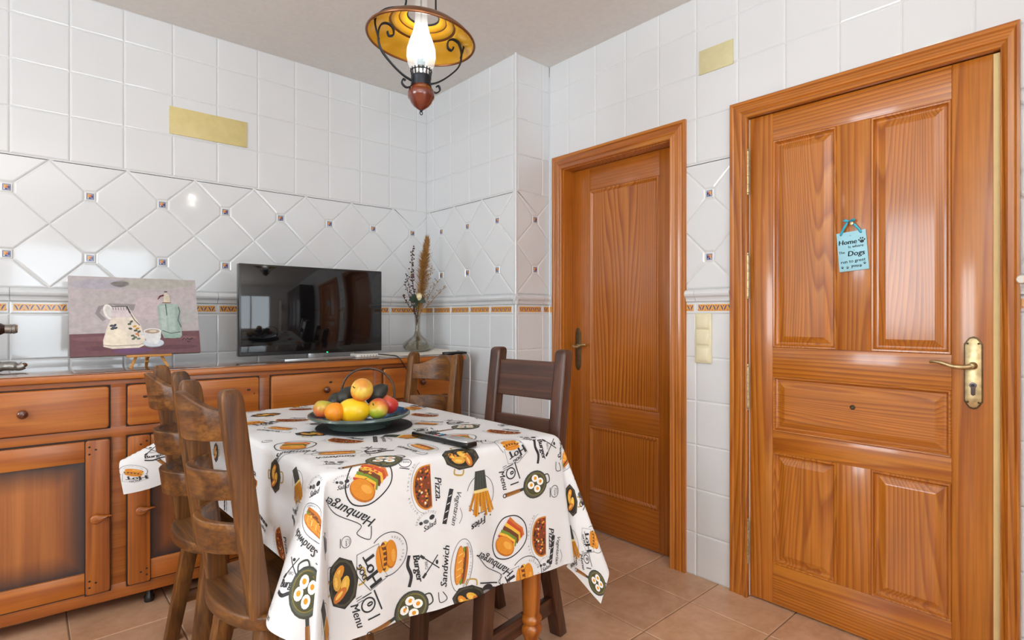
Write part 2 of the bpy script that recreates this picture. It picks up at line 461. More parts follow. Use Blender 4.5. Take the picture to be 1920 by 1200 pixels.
def m_salad(a):
    a.text('Salad', 0, .008, .022, INK, .0, .4, bold=.0004)
    a.ell(.018, -.006, .009, .007, INK); a.ell(-.004, -.004, .009, .006, '66666A', .5); a.ell(-.02, -.008, .006, .005, INK, .5)
    a.arctext('SPECIALTIES', 0, .004, .036, .010, '77777C', 3.6, 5.8)
def m_cup(a):
    a.ell(0, -.002, .02, .012, INK); a.ell(0, .004, .017, .006, '8A8A8E'); a.ring(.022, .0, .008, .006, .003, INK)
    a.ell(.0, .017, .012, .009, '55555A', .6); a.ell(-.012, .012, .009, .006, INK, .4)
    a.stroke([(-.03, -.016), (.03, -.016)], .003, INK)
def m_badge(a):
    a.ring(0, 0, .016, .014, .0018, '45454A'); a.text('Taste', 0, -.004, .010, INK, 0, .3); a.stroke([(-.008, -.009), (.008, -.009)], .0015, '55555A')
    a.stroke([(-.012, .017), (.014, .017)], .002, INK)
MOTIF = dict(burger=m_burger, hotdog=m_hotdog, pan=m_pan, pizza=m_pizza, fries=m_fries, sandwich=m_sandwich, tagine=m_tagine, bbq=m_bbq, veg=m_veg, menu=m_menu, salad=m_salad, cup=m_cup, badge=m_badge)
# ------------------------------------------------------------------ draped tablecloth as a function of flat cloth coordinates
TZ = 0.786
TNL, TNR, TFR, TFL = V((.575, 1.375, TZ)), V((1.365, 1.30, TZ)), V((1.345, 2.47, TZ)), V((.535, 2.52, TZ))
CW, CL = .80, 1.16
DF, DB, DR, DLF = .43, .20, .42, .37
DN = V((0, 0, -1))
def sm(a, b, x):
    t = max(0.0, min(1.0, (x - a) / (b - a))); return t * t * (3 - 2 * t)
def dircurve(keys):
    P = spline(keys, 10); P = [p.normalized() for p in P]
    s = [0.0]
    for a, b in zip(P, P[1:]): s.append(s[-1] + a.angle(b, 0))
    return P, s
def dirat(c, t):
    P, s = c; x = t * s[-1]
    for i in range(len(P) - 1):
        if s[i + 1] >= x:
            k = (x - s[i]) / max(1e-9, s[i + 1] - s[i]); return (P[i].lerp(P[i + 1], k)).normalized()
    return P[-1]
NFRONT = V((-.09, -1, 0)).normalized(); NRIGHT = V((1, .0, 0)); NLEFT = V((-1, 0, 0)); NBACK = V((0, 1, 0))
BF, BR, BB = .07, .10, .08
def tiltL(v): return .34 * (1 - sm(0.0, .22, v)) + .055
def skirt(n, b): return DN * math.cos(b) + n * math.sin(b)
CNL = dircurve([skirt(NLEFT, tiltL(0)), V((-.34, -.10, -.93)), V((-.16, -.20, -.97)), V((-.13, -.27, -.95)), V((-.27, -.42, -.86)), V((-.20, -.42, -.88)), V((-.05, -.20, -.97)), skirt(NFRONT, BF)])
CNR = dircurve([skirt(NFRONT, BF), V((.06, -.085, -.998)), V((.10, -.06, -.99)), V((.075, .02, -.99)), V((.12, .0, -.99)), V((.17, -.11, -.97)), V((.25, -.20, -.95)), V((.285, -.19, -.94)), V((.22, -.05, -.96)), skirt(NRIGHT, BR)])
CFR = dircurve([skirt(NRIGHT, BR), V((.3, .2, -.9)), V((.3, .35, -.86)), V((.1, .2, -.97)), skirt(NBACK, BB)])
CFL = dircurve([skirt(NBACK, BB), V((-.25, .28, -.85)), V((-.80, .20, -.50)), V((-.86, .10, -.50)), V((-.62, .0, -.80)), skirt(NLEFT, tiltL(1))])
def kleft(v): return 1 - .22 * sm(.0, .16, v) - .26 * sm(.65, 1.1, v)
def cloth0(u, v):
    uu = min(max(u, 0), CW) / CW; vv = min(max(v, 0), CL) / CL
    B = (TNL * (1 - uu) + TNR * uu) * (1 - vv) + (TFL * (1 - uu) + TFR * uu) * vv
    a = -u if u < 0 else (u - CW if u > CW else 0.0)
    b = -v if v < 0 else (v - CL if v > CL else 0.0)
    if a == 0 and b == 0: return B
    if b == 0:
        if u > CW:
            k = 1 - .36 * sm(.03, .14, v)
            return B + skirt(NRIGHT, BR - .03 * sm(.03, .14, v)) * a * k
        k = 1 - .22 * sm(.0, .16, v)
        return B + skirt(NLEFT, tiltL(v)) * a * k
    if a == 0:
        if v < 0:
            w = math.sin(PI * min(max(u / CW, 0), 1)) ** .6
            f = (.010 * math.sin(u * 19 + .5) + .006 * math.sin(u * 41 + 2)) * w * (b / DF) ** 1.4
            return B + skirt(NFRONT, BF) * b + NFRONT * f
        return B + skirt(NBACK, BB) * b
    d = math.hypot(a, b); th = math.atan2(b, a) / (PI / 2)
    if u < 0 and v < 0: return B + dirat(CNL, th) * d
    if u > CW and v < 0: return B + dirat(CNR, 1 - th) * d
    if u > CW and v > CL: return B + dirat(CFR, th) * d
    return B + dirat(CFL, 1 - th) * d * (kleft(CL) * (1 - th) + th) * (1 + .38 * math.sin(PI * th))
CS = .0125
NU = int(round((CW + DLF + DR) / CS)); NV = int(round((CL + DF + DB) / CS))
def cloth_grid():
    G = [[cloth0(-DLF + i * CS, -DF + j * CS) for j in range(NV + 1)] for i in range(NU + 1)]
    for it in range(5):
        H = [[G[i][j] for j in range(NV + 1)] for i in range(NU + 1)]
        for i in range(NU + 1):
            for j in range(NV + 1):
                s = V((0, 0, 0)); n = 0
                if 0 < i < NU: s += G[i - 1][j] + G[i + 1][j]; n += 2
                if 0 < j < NV: s += G[i][j - 1] + G[i][j + 1]; n += 2
                if n and (n == 4 or True):
                    if n == 2 or n == 4: H[i][j] = G[i][j].lerp(s / n, .5)
        G = H
    return G
class Cloth:
    def __init__(s):
        s.G = cloth_grid()
    def at(s, u, v):
        x = min(max((u + DLF) / CS, 0), NU - 1e-6); y = min(max((v + DF) / CS, 0), NV - 1e-6)
        i, j = int(x), int(y); a, b = x - i, y - j
        G = s.G
        return (G[i][j] * (1 - a) + G[i + 1][j] * a) * (1 - b) + (G[i][j + 1] * (1 - a) + G[i + 1][j + 1] * a) * b
    def pt(s, u, v, h):
        e = .006
        p = s.at(u, v)
        n = (s.at(u + e, v) - s.at(u - e, v)).cross(s.at(u, v + e) - s.at(u, v - e))
        if n.length < 1e-12: n = V((0, 0, 1))
        return p + n.normalized() * h
    def inside(s, u, v): return -DLF <= u <= CW + DR and -DF <= v <= CL + DB
# ------------------------------------------------------------------ room shell
YB, XR, XP, YP, ZC = 3.188, 2.304, 2.04, 2.278, 2.645     # back wall, right wall, pillar faces, ceiling
XL, YF = -2.3, -2.5
def tile_mat(name, c):
    t = NT(name); t.setp(Roughness=.09, Coat_Weight=.4, Coat_Roughness=.04)
    nz = t.noise(t.coords((1, 1, 1), False), 2.2, 2)
    t.l(t.ramp(nz, [(.3, lin(c)), (.7, tuple(min(1, x * 1.03) for x in lin(c)[:3]) + (1,))]), t.b.inputs['Base Color'])
    n2 = t.noise(t.coords((1, 1, 1), False), 7, 2); t.bump(n2, .10, .004)
    MC[name] = t.m; return t.m
tileM = tile_mat('white_glazed_tile', 'DADDE0')
groutM = mat('grey_grout', 'D9D9D6', .8, 0, 0, .05, 60)
TPAL = ['E0A552', '34407E', 'C65B3C', 'F1EFE9', '8A8FA8']
TMATS = [tileM, groutM] + [mat('tile_' + c, c, .18, 0, .3, .05, 90) for c in TPAL]
TP = {c: i + 2 for i, c in enumerate(TPAL)}

def clip(poly, nx, ny, c):
    """keep points with nx*x + ny*y <= c"""
    out = []
    for i in range(len(poly)):
        a, b = poly[i], poly[(i + 1) % len(poly)]
        da, db = nx * a[0] + ny * a[1] - c, nx * b[0] + ny * b[1] - c
        if da <= 0: out.append(a)
        if (da < 0 < db) or (db < 0 < da):
            t = da / (da - db); out.append((a[0] + (b[0] - a[0]) * t, a[1] + (b[1] - a[1]) * t))
    return out
def cliprect(p, x0, x1, y0, y1):
    for n in ((-1, 0, -x0), (1, 0, x1), (0, -1, -y0), (0, 1, y1)):
        if len(p) < 3: return []
        p = clip(p, *n)
    return p
def subtract(p, r):
    x0, x1, y0, y1 = r; out = []
    xs = [q[0] for q in p]; ys = [q[1] for q in p]
    if max(xs) <= x0 or min(xs) >= x1 or max(ys) <= y0 or min(ys) >= y1: return [p]
    for a in (clip(p, 1, 0, x0), clip(p, -1, 0, -x1)):
        if len(a) > 2: out.append(a)
    m = clip(clip(p, -1, 0, -x0), 1, 0, x1) if len(clip(p, -1, 0, -x0)) > 2 else []
    if len(m) > 2:
        for a in (clip(m, 0, 1, y0), clip(m, 0, -1, -y1)):
            if len(a) > 2: out.append(a)
    return out
def area(p): return .5 * sum(p[i][0] * p[(i + 1) % len(p)][1] - p[(i + 1) % len(p)][0] * p[i][1] for i in range(len(p)))
def inset(p, d):
    """inset a counter-clockwise convex polygon"""
    n = len(p); o = []
    for i in range(n):
        a, b, c = V(p[i - 1]), V(p[i]), V(p[(i + 1) % n])
        e1, e2 = (b - a).normalized(), (c - b).normalized()
        n1, n2 = V((-e1.y, e1.x)), V((-e2.y, e2.x))
        k = 1 + n1.dot(n2)
        o.append(tuple(b + (n1 + n2) * (d / max(k, .15))))
    return o
def dedupe(p, e=.006):
    o = []
    for q in p:
        if not o or math.dist(q, o[-1]) > e: o.append(q)
    while len(o) > 1 and math.dist(o[0], o[-1]) < e: o.pop()
    return o

def tiled_wall(name, org, u, n, U0, U1, coff, cper, ioff, holes=(), mold_ends=(0, 0), zmax=ZC, mholes=None):
    """wall plane through org; u = horizontal unit vector in the wall, n = normal into the room"""
    org, u, n = V(org), V(u), V(n); mb = MB()
    flip = u.cross(V((0, 0, 1))).dot(n) < 0
    def W(x, z, h): return org + u * x + V((0, 0, z)) + n * h
    def face(pts, mi):
        if flip: pts = list(reversed(pts))
        mb.add(pts, [tuple(range(len(pts)))], mi)
    def tile(p, bevel=.0075, cut=True):
        pcs = [p]
        for r in holes:
            pcs = [q for a in pcs for q in subtract(a, r)]
        for q in pcs:
            q = dedupe(cliprect(q, U0, U1, 0, zmax))
            if len(q) < 3: continue
            A = area(q)
            if A < 0: q = list(reversed(q)); A = -A
            if A < 2e-4: continue
            w = min(max(a[0] for a in q) - min(a[0] for a in q), max(a[1] for a in q) - min(a[1] for a in q))
            bv = min(bevel, w * .3)
            o1 = inset(q, .0008); i1 = inset(q, bv * .45); i2 = inset(q, bv)
            if area(i2) <= 0: continue
            k = len(q)
            for A_, B_, ha, hb in ((o1, i1, -.0035, -.0012), (i1, i2, -.0012, 0)):
                for j in range(k):
                    j2 = (j + 1) % k
                    face([W(*A_[j], ha), W(*A_[j2], ha), W(*B_[j2], hb), W(*B_[j], hb)], 0)
            face([W(*a, 0) for a in i2], 0)
    # backing
    pcs = [[(U0, 0), (U1, 0), (U1, zmax), (U0, zmax)]]
    for r in holes: pcs = [q for a in pcs for q in subtract(a, r)]
    for q in pcs: face([W(*a, -.0035) for a in q], 1); face([W(*a, -.09) for a in reversed(q)], 1)
    cols = []
    k = math.floor((U0 - coff) / cper)
    while coff + k * cper < U1: cols.append(coff + k * cper); k += 1
    rows = [-.004, .196, .398, .600, .801, .9995, 1.197]
    up = [1.887, 2.0885, 2.290, 2.4915, 2.693]
    for c in cols:
        for zs in (rows, up):
            for z0, z1 in zip(zs, zs[1:]): tile([(c, z0), (c + cper, z0), (c + cper, z1), (c, z1)])
        tile([(c, 1.199), (c + cper, 1.199), (c + cper, 1.251), (c, 1.251)], .005)
        # decorated strip of the border tile
        x0, x1 = c + .011, c + cper - .011
        if x0 > U0 + .003 - (x1 - x0) and x1 < U1 + (x1 - x0):
            bands = [[(max(x0, U0 + .004), 1.211), (min(x1, U1 - .004), 1.211), (min(x1, U1 - .004), 1.242), (max(x0, U0 + .004), 1.242)]]
            for r in holes: bands = [q for a in bands for q in subtract(a, r)]
            for q in bands:
                if area(q) < 1e-5: continue
                face([W(*a, .0004) for a in q], TP[TPAL[0]])
                a0, a1 = min(a[0] for a in q), max(a[0] for a in q)
                m = 5; st = (x1 - x0) / m
                for i in range(m):
                    cx = x0 + st * (i + .5)
                    if cx - st / 2 < a0 - 1e-4 or cx + st / 2 > a1 + 1e-4: continue
                    for sx in (-1, 1):
                        pp = [(cx + sx * .0015, 1.2135), (cx + sx * .006, 1.217), (cx + sx * .0125, 1.232), (cx + sx * .0165, 1.237), (cx + sx * .010, 1.236), (cx + sx * .0045, 1.226)]
                        if sx < 0: pp.reverse()
                        face([W(*a, .0008) for a in pp], TP[TPAL[1]])
                    face([W(cx + dx, 1.2345 + dz, .0008) for dx, dz in ((-.004, 0), (0, -.004), (.004, 0), (0, .004))], TP[TPAL[2]])
                    face([W(cx + st / 2 + dx, 1.2165 + dz, .0009) for dx, dz in ((-.003, 0), (0, -.003), (.003, 0), (0, .003))], TP[TPAL[2]])
    # moulding
    prof = [(1.253, 0), (1.256, .006), (1.264, .007), (1.272, .010), (1.281, .019), (1.290, .022), (1.299, .019), (1.306, .010), (1.309, .003), (1.3105, 0)]
    for c in cols:
        segs = [(max(c + .0008, U0 - mold_ends[0]), min(c + cper - .0008, U1 + mold_ends[1]))]
        if c <= U0: segs = [(U0 - mold_ends[0], min(c + cper - .0008, U1 + mold_ends[1]))]
        if c + cper >= U1: segs = [(segs[0][0], U1 + mold_ends[1])]
        for r in (mholes or holes):
            ns = []
            for a, b in segs:
                if b <= r[0] or a >= r[1]: ns.append((a, b)); continue
                if a < r[0]: ns.append((a, r[0]))
                if b > r[1]: ns.append((r[1], b))
            segs = ns
        for a, b in segs:
            if b - a < .004: continue
            for (z0, h0), (z1, h1) in zip(prof, prof[1:]):
                face([W(a, z0, h0), W(b, z0, h0), W(b, z1, h1), W(a, z1, h1)], 0)
            for e in (a, b):
                pts = [W(e, z, h) for z, h in prof]
                face(pts if e == a else list(reversed(pts)), 0)
    # diagonal tiles with little square inserts
    D = .284; zi = 1.738
    k0 = math.floor((U0 - ioff) / (D / 2)) - 2; k1 = math.ceil((U1 - ioff) / (D / 2)) + 2
    for m in range(k0, k1):
        for r in range(-1, 4):
            cx, cz = ioff + m * D / 2, zi - r * D / 2
            ev = (m % 2 == 0, r % 2 == 0)
            if ev[0] != ev[1]:
                p = [(cx - D / 2, cz), (cx, cz - D / 2), (cx + D / 2, cz), (cx, cz + D / 2)]
                q = D / 2 - .0225
                if ev[0]: p = cliprect(p, -9, 9, cz - q, cz + q)
                else: p = cliprect(p, cx - q, cx + q, -9, 9)
                p = cliprect(p, U0, U1, 1.3115, 1.8862)
                if len(p) > 2: tile(p, .009)
            elif ev[0] and 0 <= r <= 2:
                w = .0205
                tile([(cx - w, cz - w), (cx + w, cz - w), (cx + w, cz + w), (cx - w, cz + w)], .004)
                if U0 + .02 < cx < U1 - .02 and not any(h[0] < cx < h[1] and h[2] < cz < h[3] for h in holes):
                    def sq(x0, x1, z0, z1, c, h): face([W(cx + a, cz + b, h) for a, b in ((x0, z0), (x1, z0), (x1, z1), (x0, z1))], TP[c])
                    sq(-.0135, .0135, -.0135, .0135, TPAL[1], .0005); sq(-.0118, .0118, -.0118, .0118, TPAL[4], .0007)
                    sq(-.010, .004, -.004, .010, TPAL[0], .0009); sq(.004, .0105, -.006, .006, TPAL[1], .0009)
                    sq(-.006, .002, -.0105, -.004, TPAL[1], .0011); sq(-.003, .004, -.002, .005, TPAL[2], .0012); sq(-.0095, -.006, -.010, -.005, TPAL[3], .0011)
    return struct(mb.build(name, TMATS, None, 30, weld=False))

wb = tiled_wall('wall_back', (0, YB, 0), (1, 0, 0), (0, -1, 0), XL, XP + .01, -.045, .2013, -.0546)
wl = tiled_wall('wall_pillar_left', (XP, 0, 0), (0, 1, 0), (-1, 0, 0), YP, YB, YP + .025, .1985, 3.0054 - .284 * 20, mold_ends=(.02, 0))
ws = tiled_wall('wall_pillar_front', (0, YP, 0), (1, 0, 0), (0, -1, 0), XP, XR, 2.056, .19, 2.188, mold_ends=(.02, 0))
BD = (.262, 1.13, -.1, 2.065)        # opening for the big door (hidden by its frame)
SD = (1.425, 2.205, -.1, 2.06)
wr = tiled_wall('wall_right', (XR, 0, 0), (0, 1, 0), (-1, 0, 0), YF, YP, 1.338 - .1975 * 30, .1975, 1.272 - .284 * 20, holes=(BD, SD), mholes=((.239, 1.1705, 0, 0), (1.3855, 2.2445, 0, 0)))
# rounded white corner bead of the pillar
cb = MB(); cb.tube([(XP + .001, YP + .001, 0), (XP + .001, YP + .001, ZC)], .007, 10)
struct(cb.build('trim_1', tileM))

def plaster(name, c): return mat(name, c, .85, 0, 0, .02, 40, .05)
cl = MB(); cl.box(XL - .1, XR + .1, YF - .1, YB + .1, ZC, ZC + .1)
struct(cl.build('ceiling', plaster('ceiling_paint', 'DAD6D1')))
# floor: grout slab with bevelled tiles and a procedural stone surface
def floor_mat():
    t = NT('floor_tile'); t.setp(Roughness=.34, Specular_IOR_Level=.4)
    v = t.coords((1, 1, 1), False)
    n1 = t.noise(v, 3.5, 5, .65, .6); n2 = t.noise(v, 30, 4, .6)
    c = t.ramp(n1, [(.3, lin('B8906F')), (.5, lin('CBA282')), (.72, lin('DDB99B'))])
    c2 = t.ramp(n2, [(.35, (.86, .82, .78, 1)), (.6, (1, 1, 1, 1))])
    c = t.mix(.6, c, c2, 'MULTIPLY')
    at = t.n('ShaderNodeAttribute', attribute_name='tint'); 
    c = t.mix(1.0, c, at.outputs['Color'], 'MULTIPLY')
    t.l(c, t.b.inputs['Base Color']); t.bump(n2, .12, .002)
    return t.m
fl = MB(); tints = []
fl.box(XL, XR + .12, YF, YB, -.06, -.003, 1)
nb = len(fl.f)
per = .325
for i in range(-8, 8):
    for j in range(-12, 8):
        x0, y0 = .128 + per * i, 1.234 + per * j
        q = cliprect([(x0, y0), (x0 + per, y0), (x0 + per, y0 + per), (x0, y0 + per)], XL, XR + .1, YF, YB)
        if len(q) < 3 or area(q) < 1e-4: continue
        o = inset(q, .0018); a = inset(q, .005); k = len(q)
        vs = [(x, y, -.003) for x, y in o] + [(x, y, 0) for x, y in a]
        fs = [(m, (m + 1) % k, k + (m + 1) % k, k + m) for m in range(k)] + [tuple(range(k, 2 * k))]
        fl.add(vs, fs, 0); tints.append((len(fs), random.uniform(.88, 1.04), random.uniform(-.015, .015)))
fo = fl.build('floor', [floor_mat(), mat('floor_grout', '7E6550', .85)], None, 20, weld=False)
ca = fo.data.color_attributes.new('tint', 'FLOAT_COLOR', 'CORNER')
cv = [1.0] * (4 * len(fo.data.loops)); li = 0; pi = 0
polys = fo.data.polygons
idx = nb
for cnt, b, w in tints:
    for f in range(idx, idx + cnt):
        for l in polys[f].loop_indices: cv[4 * l:4 * l + 4] = [b + w, b, b - w, 1]
    idx += cnt
ca.data.foreach_set('color', cv)
struct(fo)
# walls behind the camera with the glazed openings that light the room
WIN_B = (-.15, 1.35, .08, 2.12)       # balcony door in the front wall (x0, x1, z0, z1)
WIN_L = (.80, 2.15, .95, 2.30)        # window in the left wall (y0, y1, z0, z1)
def holed(mbx, a0, a1, z0, z1, h, put):
    for p in subtract([(a0, z0), (a1, z0), (a1, z1), (a0, z1)], h):
        xs = [q[0] for q in p]; zs = [q[1] for q in p]
        put(min(xs), max(xs), min(zs), max(zs))
wf = MB(); holed(wf, XL, XR, 0, ZC, WIN_B, lambda a, b, c, d: wf.box(a, b, YF - .12, YF, c, d))
struct(wf.build('wall_front', plaster('wall_paint', 'E4E3E0')))
w2 = MB(); holed(w2, YF, YB, 0, ZC, WIN_L, lambda a, b, c, d: w2.box(XL - .12, XL, a, b, c, d))
struct(w2.build('wall_left', plaster('wall_paint', 'E4E3E0')))
white = mat('white_lacquer', 'EDEDEB', .35, 0, .2)
pane = glass('window_glass', 'F4F8FA')
def window(name, M, x0, x1, z0, z1, n):
    e = bpy.data.objects.new(name, None); col.objects.link(e); struct(e); e.matrix_world = M
    f = MB(); b = .06
    f.box(x0, x1, -.06, .0, z0, z0 + b, 0, .004); f.box(x0, x1, -.06, .0, z1 - b, z1, 0, .004)
    for i in range(n + 1):
        x = x0 + (x1 - x0 - b) * i / n; f.box(x, x + b, -.06, .0, z0 + b, z1 - b, 0, .004)
    f.build('window_frame', white, e)
    g = MB(); g.box(x0 + b / 2, x1 - b / 2, -.034, -.028, z0 + b / 2, z1 - b / 2); g.build('pane', pane, e)
    return e
window('window_1', Matrix.Translation((0, YF - .03, 0)), *WIN_B, 2)
window('window_2', Matrix.Translation((XL - .03, 0, 0)) @ Matrix.Rotation(-PI / 2, 4, 'Z') , -WIN_L[1], -WIN_L[0], WIN_L[2], WIN_L[3], 2)

# ------------------------------------------------------------------ doors in the right wall (built in the wall's own frame: X = along the wall to the viewer's right, Z up, +Y into the room)
def DM(y, x=XR): return Matrix.Translation((x, y, 0)) @ Matrix.Rotation(PI / 2, 4, 'Z')
# local +X -> world +Y ; local +Y -> world -X (into the room)
def door_root(name, y):
    e = bpy.data.objects.new(name, None); col.objects.link(e); struct(e)
    e.location = (XR, y, 0); e.rotation_euler = (0, 0, PI / 2); return e
def architrave(root, a0, a1, h, w, depth, wr=None, wt=None):
    """two jamb casings and a head casing with a stepped profile; a0/a1 outer edges"""
    wr = wr or w; wt = wt or w
    prof = [(0, 0), (0, .011), (.006, .015), (.16, .016), (.24, .012), (.30, .0145), (.62, .0165), (.68, .0125), (.74, .0145), (.86, .021), (.95, .0225), (1, .018), (1, 0)]
    def run(P, name, m):
        mb = MB()
        for (sa, sb, ia, ib) in P:
            vs = []; fs = []; n = len(prof)
            for (o, i_) in ((sa, ia), (sb, ib)):
                for t, h_ in prof:
                    tt = t if t <= 1 else 1
                    vs.append((o[0] + (i_[0] - o[0]) * tt, h_ if t != .006 else h_, o[1] + (i_[1] - o[1]) * tt))
            for k in range(n - 1): fs.append((k, k + 1, n + k + 1, n + k))
            fs.append(tuple(range(n))); fs.append(tuple(reversed(range(n, 2 * n))))
            mb.add(vs, fs)
        b = bmesh.new(); me = bpy.data.meshes.new('t'); me.from_pydata(mb.v, [], mb.f); b.from_mesh(me)
        bmesh.ops.recalc_face_normals(b, faces=list(b.faces)); m2 = MB(); m2.bm(b)
        bpy.data.meshes.remove(me)
        return m2.build(name, m, root, 30)
    L0, R0 = a0, a1
    run([((L0, 0), (L0, h), (L0 + w, 0), (L0 + w, h - wt))], 'door_casing', pine('z'))
    run([((R0, 0), (R0, h), (R0 - wr, 0), (R0 - wr, h - wt))], 'door_casing', pine('z'))
    run([((L0, h), (R0, h), (L0 + w, h - wt), (R0 - wr, h - wt))], 'door_head_casing', pine('x'))
def panel_mb(x0, x1, z0, z1, y, mold=.012, slope=.020, dep=.010, raise_=.008):
    """moulded, raised-and-fielded panel: outer bead, sunk groove, sloped border, flat field"""
    mb = MB()
    rings = [(0, 0), (.003, .0035), (.008, .003), (.012, -dep * .6), (.016, -dep), (.022, -dep), (.022 + slope, -dep + raise_), (.026 + slope, -dep + raise_ + .0012)]
    def R(d, h): return [(x0 + d, y + h, z0 + d), (x1 - d, y + h, z0 + d), (x1 - d, y + h, z1 - d), (x0 + d, y + h, z1 - d)]
    vs = []; fs = []
    for d, h in rings: vs += R(d, h)
    for i in range(len(rings) - 1):
        for k in range(4):
            k2 = (k + 1) % 4; fs.append((i * 4 + k2, i * 4 + k, (i + 1) * 4 + k, (i + 1) * 4 + k2))
    e = (len(rings) - 1) * 4; fs.append((e + 3, e + 2, e + 1, e))
    mb.add(vs, fs); return mb
# ---- big panelled door
bd = door_root('door_1', 0); lab(bd, 'large glossy orange pine door with five raised panels and brass handle')
architrave(bd, .239, 1.17, 2.10, .046, .02, .079, .076)
LY = -.004                                   # leaf face
X0, X1, ZT = .3035, 1.0885, 2.022
def leafbox(name, x0, x1, z0, z1, ax, root, y1=LY, th=.04, kind='door', bev=.0015):
    return MB().box(x0, x1, y1 - th, y1, z0, z1, 0, bev).build(name, pine(ax, kind), root)
leafbox('stile', .994, X1, .008, ZT, 'z', bd); leafbox('stile', X0, .409, .008, ZT, 'z', bd)
for z0, z1 in ((1.908, ZT), (.943, 1.060), (.631, .716), (.008, .172)): leafbox('rail', .409, .994, z0, z1, 'x', bd)
leafbox('mullion', .643, .755, 1.060, 1.908, 'z', bd); leafbox('mullion', .643, .755, .172, .631, 'z', bd)
for x0, x1, z0, z1, ax in ((.755, .994, 1.060, 1.908, 'z'), (.409, .643, 1.060, 1.908, 'z'), (.409, .994, .716, .943, 'x'), (.755, .994, .172, .631, 'z'), (.409, .643, .172, .631, 'z')):
    panel_mb(x0, x1, z0, z1, LY - .001).build('door_panel', pine(ax, 'panel'), bd, 4)
bk = MB().box(X0, X1, LY - .045, LY - .030, .01, ZT).build('door_core', pine('z'), bd)
jb = MB().box(1.0925, 1.13, -.1, .003, 0, 2.06, 0).box(.262, .284, -.1, .003, 0, 2.06, 0).box(.284, 1.0925, -.1, .003, 2.0265, 2.06, 0).box(.284, 1.0925, -.1, -.055, 0, 2.0265, 0)
jb.build('door_jamb', pine('z'), bd)
MB().box(.2845, .3030, -.03, .004, .002, 2.018, 0, .001).build('sealing_strip', mat('cream_foam_strip', 'DCC48C', .7), bd)
gap = MB().box(1.0887, 1.0922, -.03, -.003, .005, 2.02); gap.build('weather_gap', mat('pale_seal', 'D8CDBB', .7), bd)
for z in (1.797, 1.358, .889, .238):
    h = MB()
    for k in range(5): h.lathe([(.0, -.0), (.0062, .0), (.0062, .034), (.0, .034)], 10, 0, Matrix.Translation((1.0900, .013, z - .088 + k * .0353)))
    h.lathe([(.001, 0), (.005, .002), (.0045, .008), (.0, .010)], 10, 0, Matrix.Translation((1.0900, .013, z + .0885)))
    h.lathe([(.001, 0), (.0045, .002), (.005, .008), (.0, .010)], 10, 0, Matrix.Translation((1.0900, .013, z - .098)))
    h.build('hinge', brass, bd)
def backplate(cx, z0, z1, w, y, mb):
    n = 6; h = w / 2
    top = [(h, -.034), (h, -.024), (h * .86, -.020), (h * .70, -.012), (h * .4, -.003), (0, 0), (-h * .4, -.003), (-h * .70, -.012), (-h * .86, -.020), (-h, -.024), (-h, -.034)]
    pts = [(cx + a, z1 + b) for a, b in top] + [(cx - a, z0 - b) for a, b in top]
    M = Matrix(((1, 0, 0, 0), (0, 0, 1, y), (0, 1, 0, 0), (0, 0, 0, 1)))
    mb.prism(pts, 0, .004, 0, M, .0015)
    mb.prism([(cx + (a - cx) * .86, (b - (z0 + z1) / 2) * .955 + (z0 + z1) / 2) for a, b in pts], .004, .0052, 1, M, .0006)
def lever(root, cx, cz, y, s, mirror=1):
    m = MB()
    m.lathe([(.0, 0), (.0115, 0), (.012, .006), (.009, .010), (.0075, .022), (.0085, .040), (.0, .043)], 14, 0, Matrix.Translation((cx, y, cz)) @ Matrix.Rotation(-PI / 2, 4, 'X'))
    pts = spline([(cx, y + .036, cz), (cx + mirror * .018 * s, y + .040, cz - .004), (cx + mirror * .05 * s, y + .043, cz - .003), (cx + mirror * .08 * s, y + .043, cz + .006), (cx + mirror * .105 * s, y + .040, cz + .010), (cx + mirror * .118 * s, y + .036, cz + .008)], 5)
    n = len(pts); m.tube(pts, [.0085 - .0035 * i / n for i in range(n)], 10)
    return m.build('lever_handle', brass, root)
bp = MB(); backplate(.353, .886, 1.122, .048, LY, bp); pl = bp.build('handle_plate', [brassdk, brass], bd)
lever(bd, .353, 1.028, LY + .004, .9)
ky = MB(); Mk = Matrix(((1, 0, 0, 0), (0, 0, 1, LY + .005), (0, 1, 0, 0), (0, 0, 0, 1)))
ky.prism([(.353 + a, .956 + b) for a, b in arc(0, .008, .0095, -.9, PI + .9, 16)] + [(.353 - .0055, .934), (.353, .930), (.353 + .0055, .934)], 0, .003, 0, Mk, .0005)
ky.lathe([(0, 0), (.005, 0), (.005, .001), (0, .001)], 12, 1, Matrix.Translation((.353, LY + .008, .964)) @ Matrix.Rotation(-PI / 2, 4, 'X'))
ky.build('keyhole', [mat('lock_steel', '6A6266', .35, .8), black], bd)
for sx in (-.014, .014):
    for z in (.909, 1.099): MB().ell((.353 + sx, LY + .0055, z), (.0032, .0018, .0032), 10, 6).build('screw', brassdk, pl)
pv = MB(); pv.lathe([(0, 0), (.009, 0), (.0085, .004), (.006, .006), (.0045, .0045), (0, .0045)], 16, 0, Matrix.Translation((.702, LY - .002, .849)) @ Matrix.Rotation(-PI / 2, 4, 'X'))
lab(pv.build('peephole', mat('old_bronze', '5A4A3A', .35, .8), bd), 'small bronze door viewer in the middle panel')
fb = MB()
for y_, l_ in ((.435, .030), (.47, .018), (.555, .016)): fb.ell((y_, .008, 2.1015), (l_, .006, .0055), 12, 8)
lab(fb.build('sealant', mat('white_filler', 'F0EDE6', .7), bd), 'white filler smears on top of the door frame')
